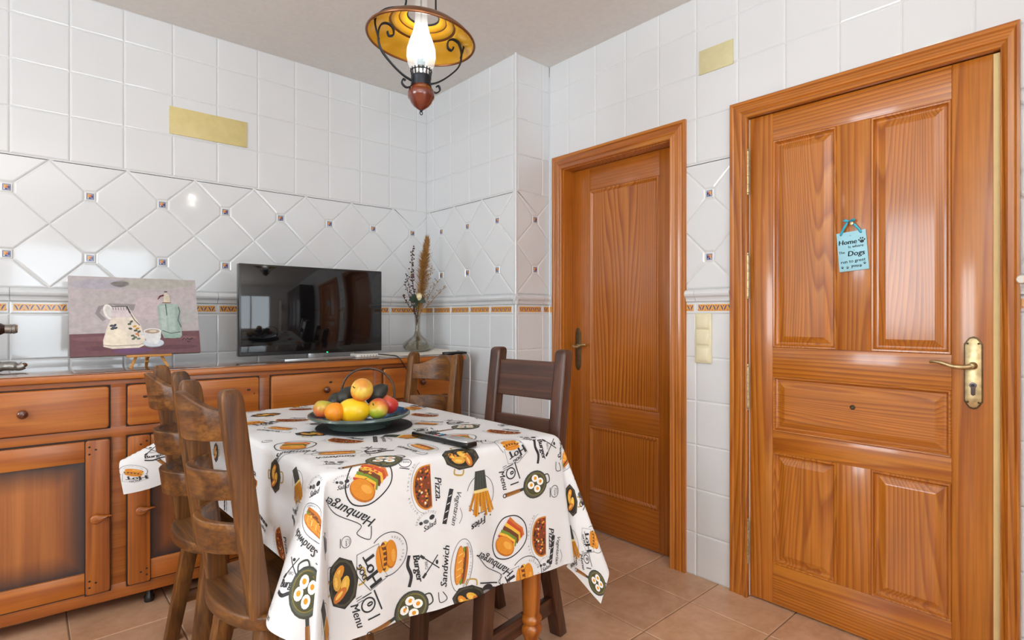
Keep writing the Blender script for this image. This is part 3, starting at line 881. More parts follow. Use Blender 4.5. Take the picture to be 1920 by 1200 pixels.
# ---- smaller inner door, recessed
sd = door_root('door_2', 0); lab(sd, 'narrow brown pine inner door with two panels beside the pillar')
architrave(sd, 1.386, 2.244, 2.10, .078, .02)
RY = -.066
jm = MB().box(1.425, 1.468, -.12, .004, 0, 2.065).box(2.158, 2.205, -.12, .004, 0, 2.065).box(1.468, 2.158, -.12, .004, 2.018, 2.065)
jm.build('door_jamb', pine('z'), sd)
S0, S1 = 1.4685, 2.1575
def lb2(n, a, b, c, d, ax): leafbox(n, a, b, c, d, ax, sd, RY, .035, 'inner')
lb2('stile', S0, 1.577, .008, 2.016, 'z'); lb2('stile', 2.030, S1, .008, 2.016, 'z')
for z0, z1 in ((1.890, 2.016), (.580, .706), (.008, .215)): lb2('rail', 1.577, 2.030, z0, z1, 'x')
for z0, z1 in ((.706, 1.890), (.215, .580)):
    mb = MB(); x0, x1 = 1.577, 2.030
    rg = [(0, 0), (.004, .004), (.010, .0045), (.016, .001), (.022, -.004), (.024, -.004)]
    vs = []; fs = []
    for d, h in rg: vs += [(x0 + d, RY + h, z0 + d), (x1 - d, RY + h, z0 + d), (x1 - d, RY + h, z1 - d), (x0 + d, RY + h, z1 - d)]
    for i in range(len(rg) - 1):
        for k in range(4):
            k2 = (k + 1) % 4; fs.append((i * 4 + k2, i * 4 + k, i * 4 + 4 + k, i * 4 + 4 + k2))
    e = (len(rg) - 1) * 4; fs.append((e + 3, e + 2, e + 1, e)); mb.add(vs, fs)
    mb.build('door_panel', pine('z', 'innerpanel'), sd, 20)
MB().box(S0, S1, RY - .05, RY - .030, .01, 2.015).build('door_core', pine('z', 'inner'), sd)
bp = MB(); backplate(2.112, .880, 1.122, .04, RY, bp); bp.build('handle_plate', [brassdk, brassdk], sd)
lever(sd, 2.112, 1.020, RY + .004, .75, -1)
# threshold below the inner door (dark gap)
# ------------------------------------------------------------------ sideboard (local frame: X along the front, Y towards the wall, Z up)
SA = math.atan(-.065)
sb = thing('sideboard', 'long orange pine sideboard with drawers and framed doors along the tiled back wall', 'sideboard', (0, 2.70, 0), SA)
S_L, S_R, S_D = -.62, 1.905, .41
ps, pl_ = pine, None
cs = MB()
cs.box(S_L, S_R, .022, S_D, .058, .118, 0, .002)                  # bottom rail
cs.box(S_L, S_R, .022, .042, .905, .9355, 0, .002)                # top rail
cs.box(S_L, S_R, .022, .042, .703, .748, 0, .002)                 # middle rail
cs.box(S_R - .022, S_R, .024, S_D, .058, .9355, 0, .002); cs.box(S_L, S_L + .02, .024, S_D, .058, .9355, 0, .002)
cs.box(S_L, S_R, S_D - .012, S_D, .07, .93); cs.box(S_L, S_R, .03, S_D - .012, .72, .732)
for x0, x1 in ((-.62, -.245), (.257, .309), (.810, .856), (1.365, 1.414), (1.862, S_R)): cs.box(x0, x1, .024, .042, .1, .92, 0, .0015)
for x0, x1 in ((-.245, .257), (.309, .810), (.856, 1.365), (1.414, 1.862)):
    cs.box(x0 - .001, x1 + .001, .0215, .03, .7425, .9155, 1)  # dark strips paint the shade in gaps round drawers, doors and latch boards
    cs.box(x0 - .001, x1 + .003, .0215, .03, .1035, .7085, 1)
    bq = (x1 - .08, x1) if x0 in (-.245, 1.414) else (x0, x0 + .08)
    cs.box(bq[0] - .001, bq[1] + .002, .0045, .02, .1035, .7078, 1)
cs.build('carcass', [pine('x', 'side'), mat('gap_shadow', '24120A', .6)], sb)
wt = MB(); wt.box(S_L - .01, S_R + .015, -.004, S_D + .02, .9365, .962, 0, .004); wt.build('worktop', pine('x', 'sidelt'), sb)
gl = MB(); gl.box(S_L - .005, S_R + .01, .001, S_D + .015, .9622, .9665, 0, .001)
def topglass():
    t = NT('sheet_glass'); t.setp(Roughness=.05, Coat_Weight=1.0, Coat_Roughness=.03, Specular_IOR_Level=.9)
    t.l(t.ramp(t.noise(t.coords((2, 30, 1)), 1.0, 3), [(.3, lin('6E4A35')), (.7, lin('8A6048'))]), t.b.inputs['Base Color']); return t.m
lab(gl.build('glass_cover', topglass(), sb), 'glossy glass sheet on the worktop')
knobM = mat('dark_wood_knob', '5A2616', .2, 0, .6, .15, 40)
def rrect(x0, x1, z0, z1, r, n=5):
    return [q for cx, cz, a in ((x1 - r, z0 + r, -PI / 2), (x1 - r, z1 - r, 0), (x0 + r, z1 - r, PI / 2), (x0 + r, z0 + r, PI)) for q in arc(cx, cz, r, a, a + PI / 2, n)]
def XZ(y): return Matrix(((1, 0, 0, 0), (0, 0, -1, y), (0, 1, 0, 0), (0, 0, 0, 1)))   # drawing plane (x, z), extruded towards the viewer
def knob(root, x, z, y=-.004, r=.0165):
    k = MB(); k.lathe([(.0, .0), (.008, .0), (.0075, .008), (r * .9, .013), (r, .020), (r * .85, .027), (r * .4, .031), (0, .0315)], 18, 0, Matrix.Translation((x, y, z)) @ Matrix.Rotation(PI / 2, 4, 'X'))
    return k.build('knob', knobM, root)
for x0, x1 in ((-.245, .257), (.309, .810), (.856, 1.365), (1.414, 1.862)):
    d = MB().prism(rrect(x0 + .004, x1 - .004, .7475, .911, .012), 0, .024, 0, XZ(.028), .005, 3)
    for kx, kz in ((.762, .856), (.785, .838), (1.135, .863), (.372, .86)):
        if x0 < kx < x1: d.ell((kx, .0042, kz), (.009 if kz > .85 else .004, .0006, .0055 if kz > .85 else .003), 12, 6, 1)
    d = d.build('drawer', [pine('x', 'sidelt'), mat('wood_knot', '3A1A0C', .5)], sb); knob(d, (x0 + x1) / 2 - (.008 if x0 < 0 else 0), .829, .004)
# doors: nailed board at the latch side, rails, stained panel and a pear-shaped turn latch
nailM = mat('nail_heads', '2A2422', .5, .4)
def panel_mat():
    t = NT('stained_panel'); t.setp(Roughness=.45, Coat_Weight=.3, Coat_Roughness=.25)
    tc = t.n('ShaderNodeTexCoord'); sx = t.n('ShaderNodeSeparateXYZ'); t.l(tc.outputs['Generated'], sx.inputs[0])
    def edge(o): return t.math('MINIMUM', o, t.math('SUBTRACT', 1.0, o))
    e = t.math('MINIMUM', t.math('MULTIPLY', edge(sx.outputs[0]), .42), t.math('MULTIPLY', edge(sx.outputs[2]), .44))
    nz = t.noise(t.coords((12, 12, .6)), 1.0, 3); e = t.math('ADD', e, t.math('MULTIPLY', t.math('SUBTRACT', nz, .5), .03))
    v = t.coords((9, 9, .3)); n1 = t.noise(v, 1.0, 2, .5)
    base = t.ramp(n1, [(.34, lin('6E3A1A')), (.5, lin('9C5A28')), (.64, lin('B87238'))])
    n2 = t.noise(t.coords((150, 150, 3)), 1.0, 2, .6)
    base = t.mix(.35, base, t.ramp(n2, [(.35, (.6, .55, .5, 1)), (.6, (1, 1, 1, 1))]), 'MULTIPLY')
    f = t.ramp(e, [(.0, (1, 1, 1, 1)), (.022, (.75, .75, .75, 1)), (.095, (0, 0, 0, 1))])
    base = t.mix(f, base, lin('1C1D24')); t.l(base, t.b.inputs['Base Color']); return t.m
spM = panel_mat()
def side_door(x0, x1, latch_right):
    bw = .080
    bx = (x1 - bw, x1) if latch_right else (x0, x0 + bw)
    px = (x0, x1 - bw) if latch_right else (x0 + bw, x1)
    fr = MB(); ox = (px[0], px[0] + .075) if latch_right else (px[1] - .075, px[1])
    fr.box(px[0], px[1], .006, .03, .622, .702, 0, .0025); fr.box(px[0], px[1], .006, .03, .112, .192, 0, .0025); fr.box(ox[0], ox[1], .0055, .03, .190, .624, 0, .0025)
    dr = fr.build('cabinet_door', pine('x', 'sidelt'), sb)
    b = MB().prism(rrect(bx[0] + .002, bx[1] - .001, .106, .705, .010), 0, .03, 0, XZ(.03), .004, 3).build('latch_board', pine('z', 'side'), sb)
    inner = (ox[1], px[1]) if latch_right else (px[0], ox[0])
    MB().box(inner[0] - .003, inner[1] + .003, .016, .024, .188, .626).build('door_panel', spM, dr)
    if x0 < .5:
        for z in (.135, .160, .652, .680): MB().ell((bx[0] + .014 if latch_right else bx[1] - .014, .0, z), (.004, .002, .0035), 8, 6).build('nail', nailM, b)
        for z in (.150, .668): MB().ell((bx[0] + .034 if latch_right else bx[1] - .034, .0, z), (.004, .002, .0035), 8, 6).build('nail', nailM, b)
    lx, lz = (bx[0] + .034, .400) if latch_right else (bx[0] + .044, .402)
    sg = 1
    shape = [(a * 1.0, b_) for a, b_ in arc(0, 0, .0165, .9, 2 * PI - .9, 18)] + [(.026, -.004), (.040, .001), (.046, .005), (.040, .008), (.024, .009)]
    lt = MB(); lt.lathe([(0, -.003), (.010, -.003), (.010, .004), (0, .004)], 14, 0, Matrix.Translation((lx, 0, lz)) @ Matrix.Rotation(PI / 2, 4, 'X'))
    lt.prism([(lx + sg * a * 1.12, lz + b_ * 1.12) for a, b_ in shape], .003, .021, 0, XZ(0), .006, 3)
    lt.ell((lx, -.021, lz), (.004, .002, .004), 8, 6)
    lab(lt.build('turn_latch', pine('x', 'side'), b), 'pear-shaped wooden turn latch')
side_door(-.245, .257, True); side_door(.311, .810, False); side_door(.858, 1.364, False); side_door(1.416, 1.86, True)
for x in (-.5, .39, 1.0, 1.8):
    for y in (.06, .38): MB().lathe([(.0, .0), (.018, .0), (.020, .02), (.014, .03), (.012, .058), (0, .058)], 12, 0, Matrix.Translation((x, y, 0))).build('foot', black, sb)
SM = Matrix.Translation((0, 2.70, 0)) @ Matrix.Rotation(SA, 4, 'Z')
ST = .9667                                            # top of the glass

# ------------------------------------------------------------------ television
tv = thing('television', 'black flat-screen television on the sideboard before the tiled back wall', 'television', (1.15, 2.86, ST))
bz = MB(); bz.box(-.378, .378, -.010, .030, .026, .476, 0, .004); bz.box(-.25, .25, .02, .055, .08, .38, 0, .01)
bz.build('housing', mat('tv_black', '0B0B0D', .3, 0, .3), tv)
t = NT('tv_screen'); t.setp(Base_Color=(.004, .004, .005, 1), Roughness=.05, Specular_IOR_Level=.55, Coat_Weight=.15, Coat_Roughness=.03); MC['tv_screen'] = t.m
MB().box(-.369, .369, -.0125, -.009, .043, .467, 0, .001).build('screen', t.m, tv)
stn = MB(); stn.box(-.19, .22, -.085, .06, .0, .007, 0, .002); stn.box(-.04, .04, -.005, .03, .005, .05, 0, .003); stn.box(-.19, .22, -.09, -.084, .0, .009, 0, .001)
stn.build('stand', mat('brushed_silver', 'B9BBBE', .28, .8), tv)
MB().box(.055, .061, -.0135, -.010, .029, .0325).build('power_light', mat('green_led', '22D070', .4, 0, 0, 0, 30, 0, .5, '22FF80', 4), tv)
rb = thing('router_box', 'flat white set-top box beside the television base', 'box', (1.40, 2.79, ST), -.05)
q = MB(); q.box(-.07, .07, -.05, .05, .0, .018, 0, .005, None, 3); q.build('casing', mat('white_plastic', 'DEDBD6', .4), rb)
q = MB()
for k in range(6): q.box(-.05 + k * .017, -.044 + k * .017, -.0508, -.0495, .005, .013)
q.build('vent', mat('grey_plastic', '9A9A98', .5), rb)
pc = MB(); pc.tube(spline([(1.36, 2.85, ST + .018), (1.43, 2.78, ST + .015), (1.47, 2.66, ST + .012), (1.49, 2.605, ST + .006), (1.515, 2.585, .93), (1.55, 2.58, .87), (1.585, 2.575, .80), (1.61, 2.57, .74), (1.62, 2.57, .60)], 8), .0028, 8)
tag(pc.build('power_cable', black), 'thin black cable hanging over the sideboard front right of the television', 'cable')
wc = MB(); wc.tube(spline([(1.965, 2.74, .972), (1.985, 2.64, .96), (1.99, 2.63, .85), (1.985, 2.635, .6), (1.995, 2.62, .35), (1.99, 2.66, .01)], 8), .0045, 8)
tag(wc.build('white_cable', mat('white_plastic', 'DEDBD6', .4)), 'white cable hanging between the sideboard end and the pillar', 'cable')

# ------------------------------------------------------------------ painting on its little easel
CWD, CHT = .468, .352
pt = thing('canvas_painting', 'unframed still-life painting of jug, cup and bottle propped on the easel', 'painting')
PM = Matrix.Translation((.372, 2.832, 1.024)) @ Matrix.Rotation(math.radians(-19), 4, 'X')
pt.matrix_world = PM
A = Art()
def W_(a): return [(x * CWD, y * CHT) for x, y in a]
A.poly(W_([(0, 0), (1, 0), (1, .29), (0, .29)]), '6E4A50')
A.poly(W_([(0, .27), (1, .30), (1, 1), (0, 1)]), 'B3ABAE')
for (x0, x1, y0, y1, c) in ((.0, .45, .84, .97, 'A9A6B0'), (.3, 1, .86, 1.0, 'ADABA4'), (.05, .5, .62, .82, 'B2ABAB'), (.45, .75, .45, .75, 'BDB0B4'), (.7, 1, .38, .62, 'ABABAA'), (.1, .35, .35, .5, 'B6AEB2')):
    A.ell((x0 + x1) / 2 * CWD, (y0 + y1) / 2 * CHT, (x1 - x0) / 2 * CWD, (y1 - y0) / 2 * CHT, c, .05, 18, 0)
A.L += 1
for (x0, x1, y, h, c) in ((.02, .4, .21, .03, '7B565C'), (.1, .3, .09, .03, '65414A'), (.3, .6, .05, .035, '6B4A6E'), (.6, .98, .08, .03, '5E3D46'), (.75, .98, .2, .025, '7A5558'), (.5, .9, .24, .02, '63424A')):
    A.ell((x0 + x1) / 2 * CWD, y * CHT, (x1 - x0) / 2 * CWD, h * CHT, c, 0, 18, 0)
A.L += 1
# jug: shadow, handle, body
A.stroke(W_([(.31, .635), (.22, .60), (.20, .53), (.25, .44)]), .016, '8F898B')
A.poly(W_([(.28, .655), (.49, .65), (.47, .56)]), '918B8C')
A.ell(.285 * CWD, .545 * CHT, .040 * CWD, .100 * CHT, 'E6E3E0', .25)
A.ell(.290 * CWD, .545 * CHT, .028 * CWD, .078 * CHT, 'CFCDCC', .25)
A.poly(W_([(.305, .62), (.43, .62), (.455, .54), (.52, .38), (.55, .2), (.55, .12), (.50, .085), (.30, .08), (.235, .11), (.235, .19), (.265, .34), (.30, .47)]), 'DDD3C6')
A.poly(W_([(.305, .62), (.43, .62), (.45, .54), (.46, .48), (.30, .47)]), 'CFC4C8'); A.poly(W_([(.24, .12), (.40, .11), (.42, .28), (.30, .36), (.262, .3)]), 'E6DDCB')
A.stroke(W_([(.235, .13), (.30, .115), (.50, .12), (.55, .15)]), .0035, 'A49A8C')
A.stroke(W_([(.305, .615), (.42, .618)]), .004, '4A4A48'); A.stroke(W_([(.42, .62), (.445, .53)]), .006, '3A3C42')
for k in range(6): A.stroke(W_([(.315 + k * .02, .605), (.318 + k * .02, .57)]), .0022, '55564E', False, 0)
A.L += 1
for x, y, c, r in ((.30, .37, '3F4A55', .3), (.315, .345, '4A5560', -.4), (.325, .375, '37414C', .9), (.305, .33, '465058', 0), (.33, .34, '3F4A55', .5), (.435, .39, '4E5A50', .2), (.45, .42, '5A6058', .8), (.44, .33, '46524A', -.3), (.475, .36, 'C99A3A', .4), (.495, .33, 'B98A34', .2), (.48, .305, '4E5A4E', .1), (.505, .29, '505A50', .6), (.49, .26, 'D08A52', .1), (.505, .245, 'C97F48', .9), (.455, .24, '5A6658', .2), (.475, .22, '606A5C', -.3), (.46, .20, '59645A', .4), (.50, .20, '707C78', 0)):
    A.ell(x * CWD, y * CHT, .0075, .0048, c, r, 9, 0)
A.L += 1; A.stroke(W_([(.445, .53), (.475, .44), (.515, .37)]), .003, '4A4F48')
# cup and saucer
A.ell(.615 * CWD, .135 * CHT, .083 * CWD, .05 * CHT, '9FAAB4'); A.ell(.615 * CWD, .145 * CHT, .082 * CWD, .048 * CHT, 'C3CCD4')
A.ring(.53 * CWD, .25 * CHT, .02 * CWD, .022 * CHT, .006, 'DADCDD')
A.poly(W_([(.54, .29), (.68, .29), (.675, .21), (.655, .145), (.63, .125), (.595, .125), (.565, .15), (.545, .22)]), 'D5D9DB')
A.ell(.61 * CWD, .292 * CHT, .07 * CWD, .038 * CHT, 'E4E5E4'); A.ell(.61 * CWD, .29 * CHT, .06 * CWD, .029 * CHT, 'A89684'); A.ell(.615 * CWD, .294 * CHT, .03 * CWD, .014 * CHT, 'D8CBB8')
# bottle
A.poly(W_([(.66, .62), (.68, .655), (.72, .66), (.80, .66), (.835, .645), (.845, .58), (.835, .50), (.85, .36), (.85, .23), (.835, .20), (.70, .20), (.685, .26), (.665, .42)]), '9DB0AA')
for p, c in (([(.68, .62), (.73, .64), (.73, .28), (.69, .3)], 'ABBBB5'), ([(.74, .64), (.80, .64), (.80, .3), (.75, .28)], 'A5B8B0'), ([(.81, .62), (.83, .6), (.84, .3), (.815, .28)], '8FA6A0')): A.poly(W_(p), c)
for p in ([(.835, .62), (.845, .55), (.825, .44), (.848, .34)], [(.69, .3), (.76, .26), (.84, .28)], [(.73, .655), (.735, .5)]): A.stroke(W_(p), .0038, '4F625E')
A.ell(.77 * CWD, .225 * CHT, .075 * CWD, .03 * CHT, '8FA89E')
A.poly(W_([(.705, .665), (.775, .665), (.775, .68), (.705, .68)]), '8A7A6A')
A.poly(W_([(.715, .68), (.77, .68), (.765, .77), (.745, .81), (.73, .81), (.72, .77)]), 'CFC4B0'); A.poly(W_([(.725, .815), (.75, .815), (.75, .83), (.725, .83)]), '3A3638')
A.stroke(W_([(.72, .775), (.69, .76), (.668, .715)]), [.008, .007, .003], '6A2430')
A.stroke(W_([(.85, .17), (.868, .195), (.878, .168), (.895, .195), (.905, .17), (.94, .192)]), .0036, '2A2226'); A.stroke(W_([(.89, .155), (.90, .14), (.915, .15)]), .003, '2A2226')
cvm = MB(); cvm.box(-CWD / 2, CWD / 2, .0, .018, 0, CHT, 0, .0015)
A.emit(cvm, lambda x, y, h: (x - CWD / 2, -h, y), {c: i + 1 for i, c in enumerate(sorted({t_[1] for t_ in A.t}))}, .0004, .00006)
cvm.build('canvas', [mat('canvas_edge', 'A7A1A2', .8)] + [mat('paint_' + c, c, .6, 0, 0, .10, 60, .15) for c in sorted({t_[1] for t_ in A.t})], pt, 30, weld=False)
ea = thing('table_easel', 'small light wooden easel holding the painting on the sideboard', 'easel', (.404, 2.80, ST))
beech = wood('beech', 'x', 'B5792F', 'D2974A', 'DDA75C', across=10, along=1, rings=4, contrast=.4, rough=.5, coat=.1)
MB().box(-.082, .082, -.012, .018, .048, .0575, 0, .002).build('ledge', beech, ea)
for s in (-1, 1): MB().tube([(s * .045, .018, .052), (s * .068, .0, .0)], 1, 8, 0, None, (.0055, .004, (1, 0, 0))).build('leg', beech, ea)
MB().tube(spline([(0, .02, .052), (0, .07, .03), (.002, .10, 0)], 6), 1, 8, 0, None, (.006, .004, (1, 0, 0))).build('leg', beech, ea)
MB().tube([(0, .066, .02), (0, .172, .33)], 1, 8, 0, None, (.007, .004, (1, 0, 0))).build('mast', beech, ea)

# ------------------------------------------------------------------ wine bottle in a holder at the left edge
wbt = thing('wine_bottle', 'dark wine bottle lying sideways with a foil-capped neck at the left edge', 'bottle', (-.27, 2.96, 1.137))
Mx = Matrix.Rotation(PI / 2, 4, 'Y')
MB().lathe([(0, -.02), (.040, -.02), (.042, 0), (.042, .15), (.038, .175), (.026, .198), (.018, .212), (.0168, .216)], 24, 0, Mx).build('glass_body', mat('dark_red_glass', '2A0A0E', .08, 0, .5), wbt)
MB().lathe([(.0176, .214), (.0176, .228), (.0188, .229), (.0188, .233), (.0176, .234), (.0176, .237), (.0188, .238), (.0188, .244), (.0170, .246), (.0165, .2495)], 20, 0, Mx, True, True).build('foil_collar', mat('grey_foil', '8F8880', .35, .6), wbt)
MB().lathe([(0, .2485), (.0155, .2485), (.0152, .252), (0, .2522)], 20, 0, Mx).build('cork_top', mat('cork', 'A88872', .8, 0, 0, .2, 120), wbt)
wh = thing('bottle_holder', 'pewter-coloured bottle holder under the wine bottle at the left edge', 'bottle holder', (-.27, 2.955, ST))
pw = mat('pewter', '9A9894', .3, .75, 0, .2, 60, .3)
MB().tube(spline([(.05, 0, .122), (.12, -.005, .09), (.15, -.01, .04), (.11, -.02, .02), (.10, -.02, .014)], 6), 1, 10, 0, None, (.012, .006, (0, 1, 0))).build('arm', pw, wh)
MB().tube(spline([(.08, -.02, .016), (.17, -.02, .022), (.225, -.02, .026), (.255, -.02, .020), (.27, -.02, .026)], 6), [.021] * 10 + [.018] * 6 + [.015] * 9, 10).build('body', pw, wh)
MB().lathe([(0, 0), (.06, 0), (.06, .006), (.05, .01), (0, .012)], 24, 0, Matrix.Translation((.09, 0, 0))).build('base', pw, wh)
MB().ell((.272, -.02, .027), (.010, .009, .009), 12, 8).build('knob', mat('bronze_knob', '7A5A40', .35, .6), wh)

# ------------------------------------------------------------------ vase with dried stems
vx, vy = 1.826, 2.95
cl_ = MB(); N = 18; prof = [(-.33, .001), (-.25, .0012), (-.1, .001), (.0, .001), (.06, .003), (.10, .012), (.135, .018), (.165, .012), (.175, .003), (.178, .001)]
vs = []; fs = []
for i, (x, z) in enumerate(prof):
    for y in (-.19 + .02 * math.sin(i), .13 - .01 * math.cos(i * 2)): vs.append((x, y, z)); vs.append((x, y, z + .0012))
for i in range(len(prof) - 1):
    a, b = i * 4, i * 4 + 4
    fs += [(a + 1, a + 3, b + 3, b + 1), (a, b, b + 2, a + 2), (a, a + 1, b + 1, b), (a + 2, b + 2, b + 3, a + 3)]
fs += [(0, 2, 3, 1), (4 * N - 40 if False else (len(prof) - 1) * 4, (len(prof) - 1) * 4 + 1, (len(prof) - 1) * 4 + 3, (len(prof) - 1) * 4 + 2)]
cl_.add(vs, fs)
rn = cl_.build('table_runner', mat('cream_lace', 'E4DED2', .8, 0, 0, .12, 160, .2)); rn.location = (1.80, 2.86, ST); rn.rotation_euler = (0, 0, SA)
tag(rn, 'cream cloth runner with a curled right end beneath the glass vase', 'cloth')
va = thing('glass_vase', 'clear glass vase with wide flat bulb and narrow neck', 'vase', (vx, vy, ST + .0045))
vp = [(.0, .0), (.045, .0), (.072, .008), (.088, .025), (.091, .040), (.083, .055), (.060, .072), (.036, .088), (.022, .105), (.0165, .125), (.0155, .16), (.017, .195), (.020, .225)]
MB().lathe(vp + [(r - .0022, z) for r, z in reversed(vp[2:])] + [(.0, .006)], 32, 0, None, False, False).build('vase_body', glass('vase_glass', 'E9E8E0', .02, 1.45, .82), va)
rr = random.Random(11)
def stem_bundle(name, label, cat, pts, r, m, twigs=0, berries=None, tw=.03, bm_=None):
    e = thing(name, label, cat, (vx, vy, ST + .0045), 0, None if name == 'budded_branch' else 'twigs in the vase')
    st = MB(); P = spline(pts, 8); st.tube(P, [r * (1 - .6 * i / len(P)) for i in range(len(P))], 6)
    bb = MB()
    for k in range(twigs):
        i = int(len(P) * (.42 + .56 * k / twigs)); p = P[min(i, len(P) - 1)]
        d = V((rr.uniform(-1, 1), rr.uniform(-.5, .5), rr.uniform(.2, 1.2))).normalized() * rr.uniform(.5, 1) * tw
        if berries is None or rr.random() < .5: st.tube([p, p + d * .5 + V((0, 0, .002)), p + d], [r * .5, r * .4, r * .3], 5)
        if berries: bb.ell(p + d * rr.uniform(.25, 1), (berries,) * 3, 7, 5)
    st.build('stem', m, e)
    if berries: bb.build('buds', bm_ or m, e)['kind'] = 'stuff'
    return e
twig = mat('dry_twig', '7A5A44', .8, 0, 0, .3, 80); dkt = mat('dark_twig', '4A2E2A', .8, 0, 0, .3, 80); bud = mat('dark_buds', '4E2620', .7, 0, 0, .3, 80); pale = mat('pale_twig', '9C7E5E', .8, 0, 0, .3, 80)
stem_bundle('budded_branch', 'upright dark branch studded with tiny buds, left in the vase', 'branch', [(.004, 0, .01), (.0, .0, .2), (-.025, .0, .36), (-.04, .0, .50), (-.034, 0, .635)], .003, dkt, 46, .0048, .028, bud)
for k, (dx, dz, l) in enumerate(((-.088, .43, 'leftmost thin reddish twig leaning out of the vase'), (-.075, .475, 'second thin reddish twig from the left in the vase'), (-.10, .345, 'lowest short reddish twig spreading left from the vase'))):
    stem_bundle('thin_twig', l, 'branch', [(0, .004 * k, .015), (-.004, .005, .2), (dx * .55, .01, .2 + (dz - .2) * .55), (dx, .01, dz)], .0026, dkt, 24, .0036, .022, bud)
for k, (dx, dz, l) in enumerate(((.135, .44, 'long curved bare twig reaching right out of the vase'), (.185, .40, 'lowest long twig arching far right out of the vase'), (.095, .525, 'tall faint twig leaning right behind the pampas plume'), (.06, .475, 'short forked twig right of the pampas plume'))):
    stem_bundle('bare_twig', l, 'branch', [(0, -.004 * k, .015), (.004, 0, .2), (dx * .38, -.01, .2 + (dz - .2) * .42), (dx * .75, -.02, .2 + (dz - .2) * .78), (dx, -.025, dz)], .0027, pale if k != 2 else mat('straw', 'B9A184', .8), 24, .0034, .034, pale)
pg = thing('pampas_plume', 'feathery tan pampas grass plume standing in the glass vase', 'dried grass', (vx, vy, ST + .0045))
P = spline([(.003, .006, .01), (.006, .004, .2), (.022, .0, .33), (.036, 0, .48), (.052, .0, .58), (.072, 0, .685)], 10)
MB().tube(P, [.003 * (1 - .7 * i / len(P)) for i in range(len(P))], 6).build('stem', mat('straw_stem', '8A5E30', .8), pg)
fe = MB()
for k in range(2000):
    f = rr.random() ** .8; i = int((.24 + .75 * f) * (len(P) - 1)); p = P[i]
    w = .066 * math.sin(PI * min(1, .05 + .75 * (1 - f))) + .004
    d = V((rr.uniform(-.75, 1) * w, rr.uniform(-1, 1) * w * .8, rr.uniform(.35, 1.0) * .06))
    m = p + d * .55 + V((0, 0, .006)); e = p + d; s = V((.0014, .0004, 0))
    fe.add([p - s, p + s, m + s, m - s, e], [(0, 1, 2, 3), (3, 2, 4)])
fe.build('plume', mat('tan_plume', 'B98A4A', .85, 0, 0, .3, 50), pg, weld=False)['kind'] = 'stuff'
ro = thing('dried_rose', 'cream rose head with dark green leaf at the vase mouth', 'flower', (vx - .008, vy - .03, ST + .0045))
MB().tube(spline([(.008, .03, .012), (.008, .03, .2), (-.002, .01, .29), (-.004, 0, .315)], 6), .0022, 6).build('stem', mat('green_stem', '4E5A38', .8), ro)
rs = MB()
for k in range(9):
    a = k * 2.4; r0 = .008 + .0015 * k; h = .042 - .0012 * k
    for j in range(1):
        n = 8; vs = []
        for i in range(n + 1):
            b = a + (i / n - .5) * 1.9
            for q_, (rr_, z) in enumerate(((r0 * .55, .0), (r0 * 1.15, h * .5), (r0 * 1.0, h), (r0 * 1.18, h + .003))): vs.append((rr_ * math.cos(b), rr_ * math.sin(b), .315 + z))
        rs.add(vs, [(i * 4 + q_, i * 4 + 4 + q_, i * 4 + 5 + q_, i * 4 + 1 + q_) for i in range(n) for q_ in range(3)])
rs.ell((0, 0, .334), (.016, .016, .022), 12, 8)
rs.build('rose_head', mat('cream_petals', 'E6D6AE', .7, 0, 0, .1, 60), ro)
lf = MB()
for (dx, dz, sgn) in ((-.085, .0, 1), (.035, -.01, -1), (-.05, -.05, 1)):
    n = 6; vs = []
    for i in range(n + 1):
        t_ = i / n; w = .024 * math.sin(PI * t_ ** .8) + .0006
        c = V((dx * t_, -.02 * t_, .312 + dz * t_ + .01 * math.sin(PI * t_)))
        vs += [c + V((0, 0, w)), c + V((0, .004, 0)), c - V((0, 0, w))]
    lf.add(vs, [(i * 3 + q_, i * 3 + 1 + q_, i * 3 + 4 + q_, i * 3 + 3 + q_) for i in range(n) for q_ in range(2)])
lf.build('leaf', mat('rose_leaf', '2F4030', .6, 0, 0, .2, 60), ro)
# dark phone / remote at the end of the sideboard
ph = thing('black_remote', 'slim black remote at the right end of the sideboard top', 'remote control', (1.895, 2.63, ST), -.25)
MB().box(-.085, .055, -.022, .022, .0, .014, 0, .005, None, 3).build('casing', black, ph)
for i in range(9):
    for j in range(3): MB().box(-.075 + i * .013, -.067 + i * .013, -.014 + j * .011, -.007 + j * .011, .0138, .0152, 0, .0008, None, 1).build('key', mat('grey_keys', '6A6A6E', .5), ph)
# ------------------------------------------------------------------ dining table and cloth
dt = thing('dining_table', 'orange pine dining table with turned legs under the printed cloth', 'table', (.96, 1.92, 0))
ctr = V((.96, 1.92, 0))
def inq(p, k):                     # corner pulled towards the middle of the table
    q = V((p.x, p.y, 0)) - ctr; return q * (1 - k / q.length)
tp = [inq(p, .022) for p in (TNL, TNR, TFR, TFL)]
MB().prism([(p.x, p.y) for p in tp], TZ - .032, TZ - .004, 0, None, .004).build('tabletop', pine('y', 'table'), dt)
la = [inq(p, .10) for p in (TNL, TNR, TFR, TFL)]
legp = [(.0, .0), (.018, .0), (.024, .02), (.021, .05), (.023, .075), (.030, .095), (.036, .108), (.038, .118), (.035, .128), (.029, .134), (.034, .140), (.0375, .150), (.036, .158), (.0285, .166), (.031, .20), (.0335, .30), (.034, .40), (.032, .47), (.026, .50), (.034, .512), (.036, .522), (.030, .535), (.030, .545), (.038, .552), (.038, .60)]
for p in la:
    m = MB(); m.lathe(legp, 22, 0, Matrix.Translation((p.x, p.y, 0))); m.box(p.x - .035, p.x + .035, p.y - .035, p.y + .035, .598, TZ - .032, 0, .003)
    m.build('leg', pine('z', 'table'), dt)
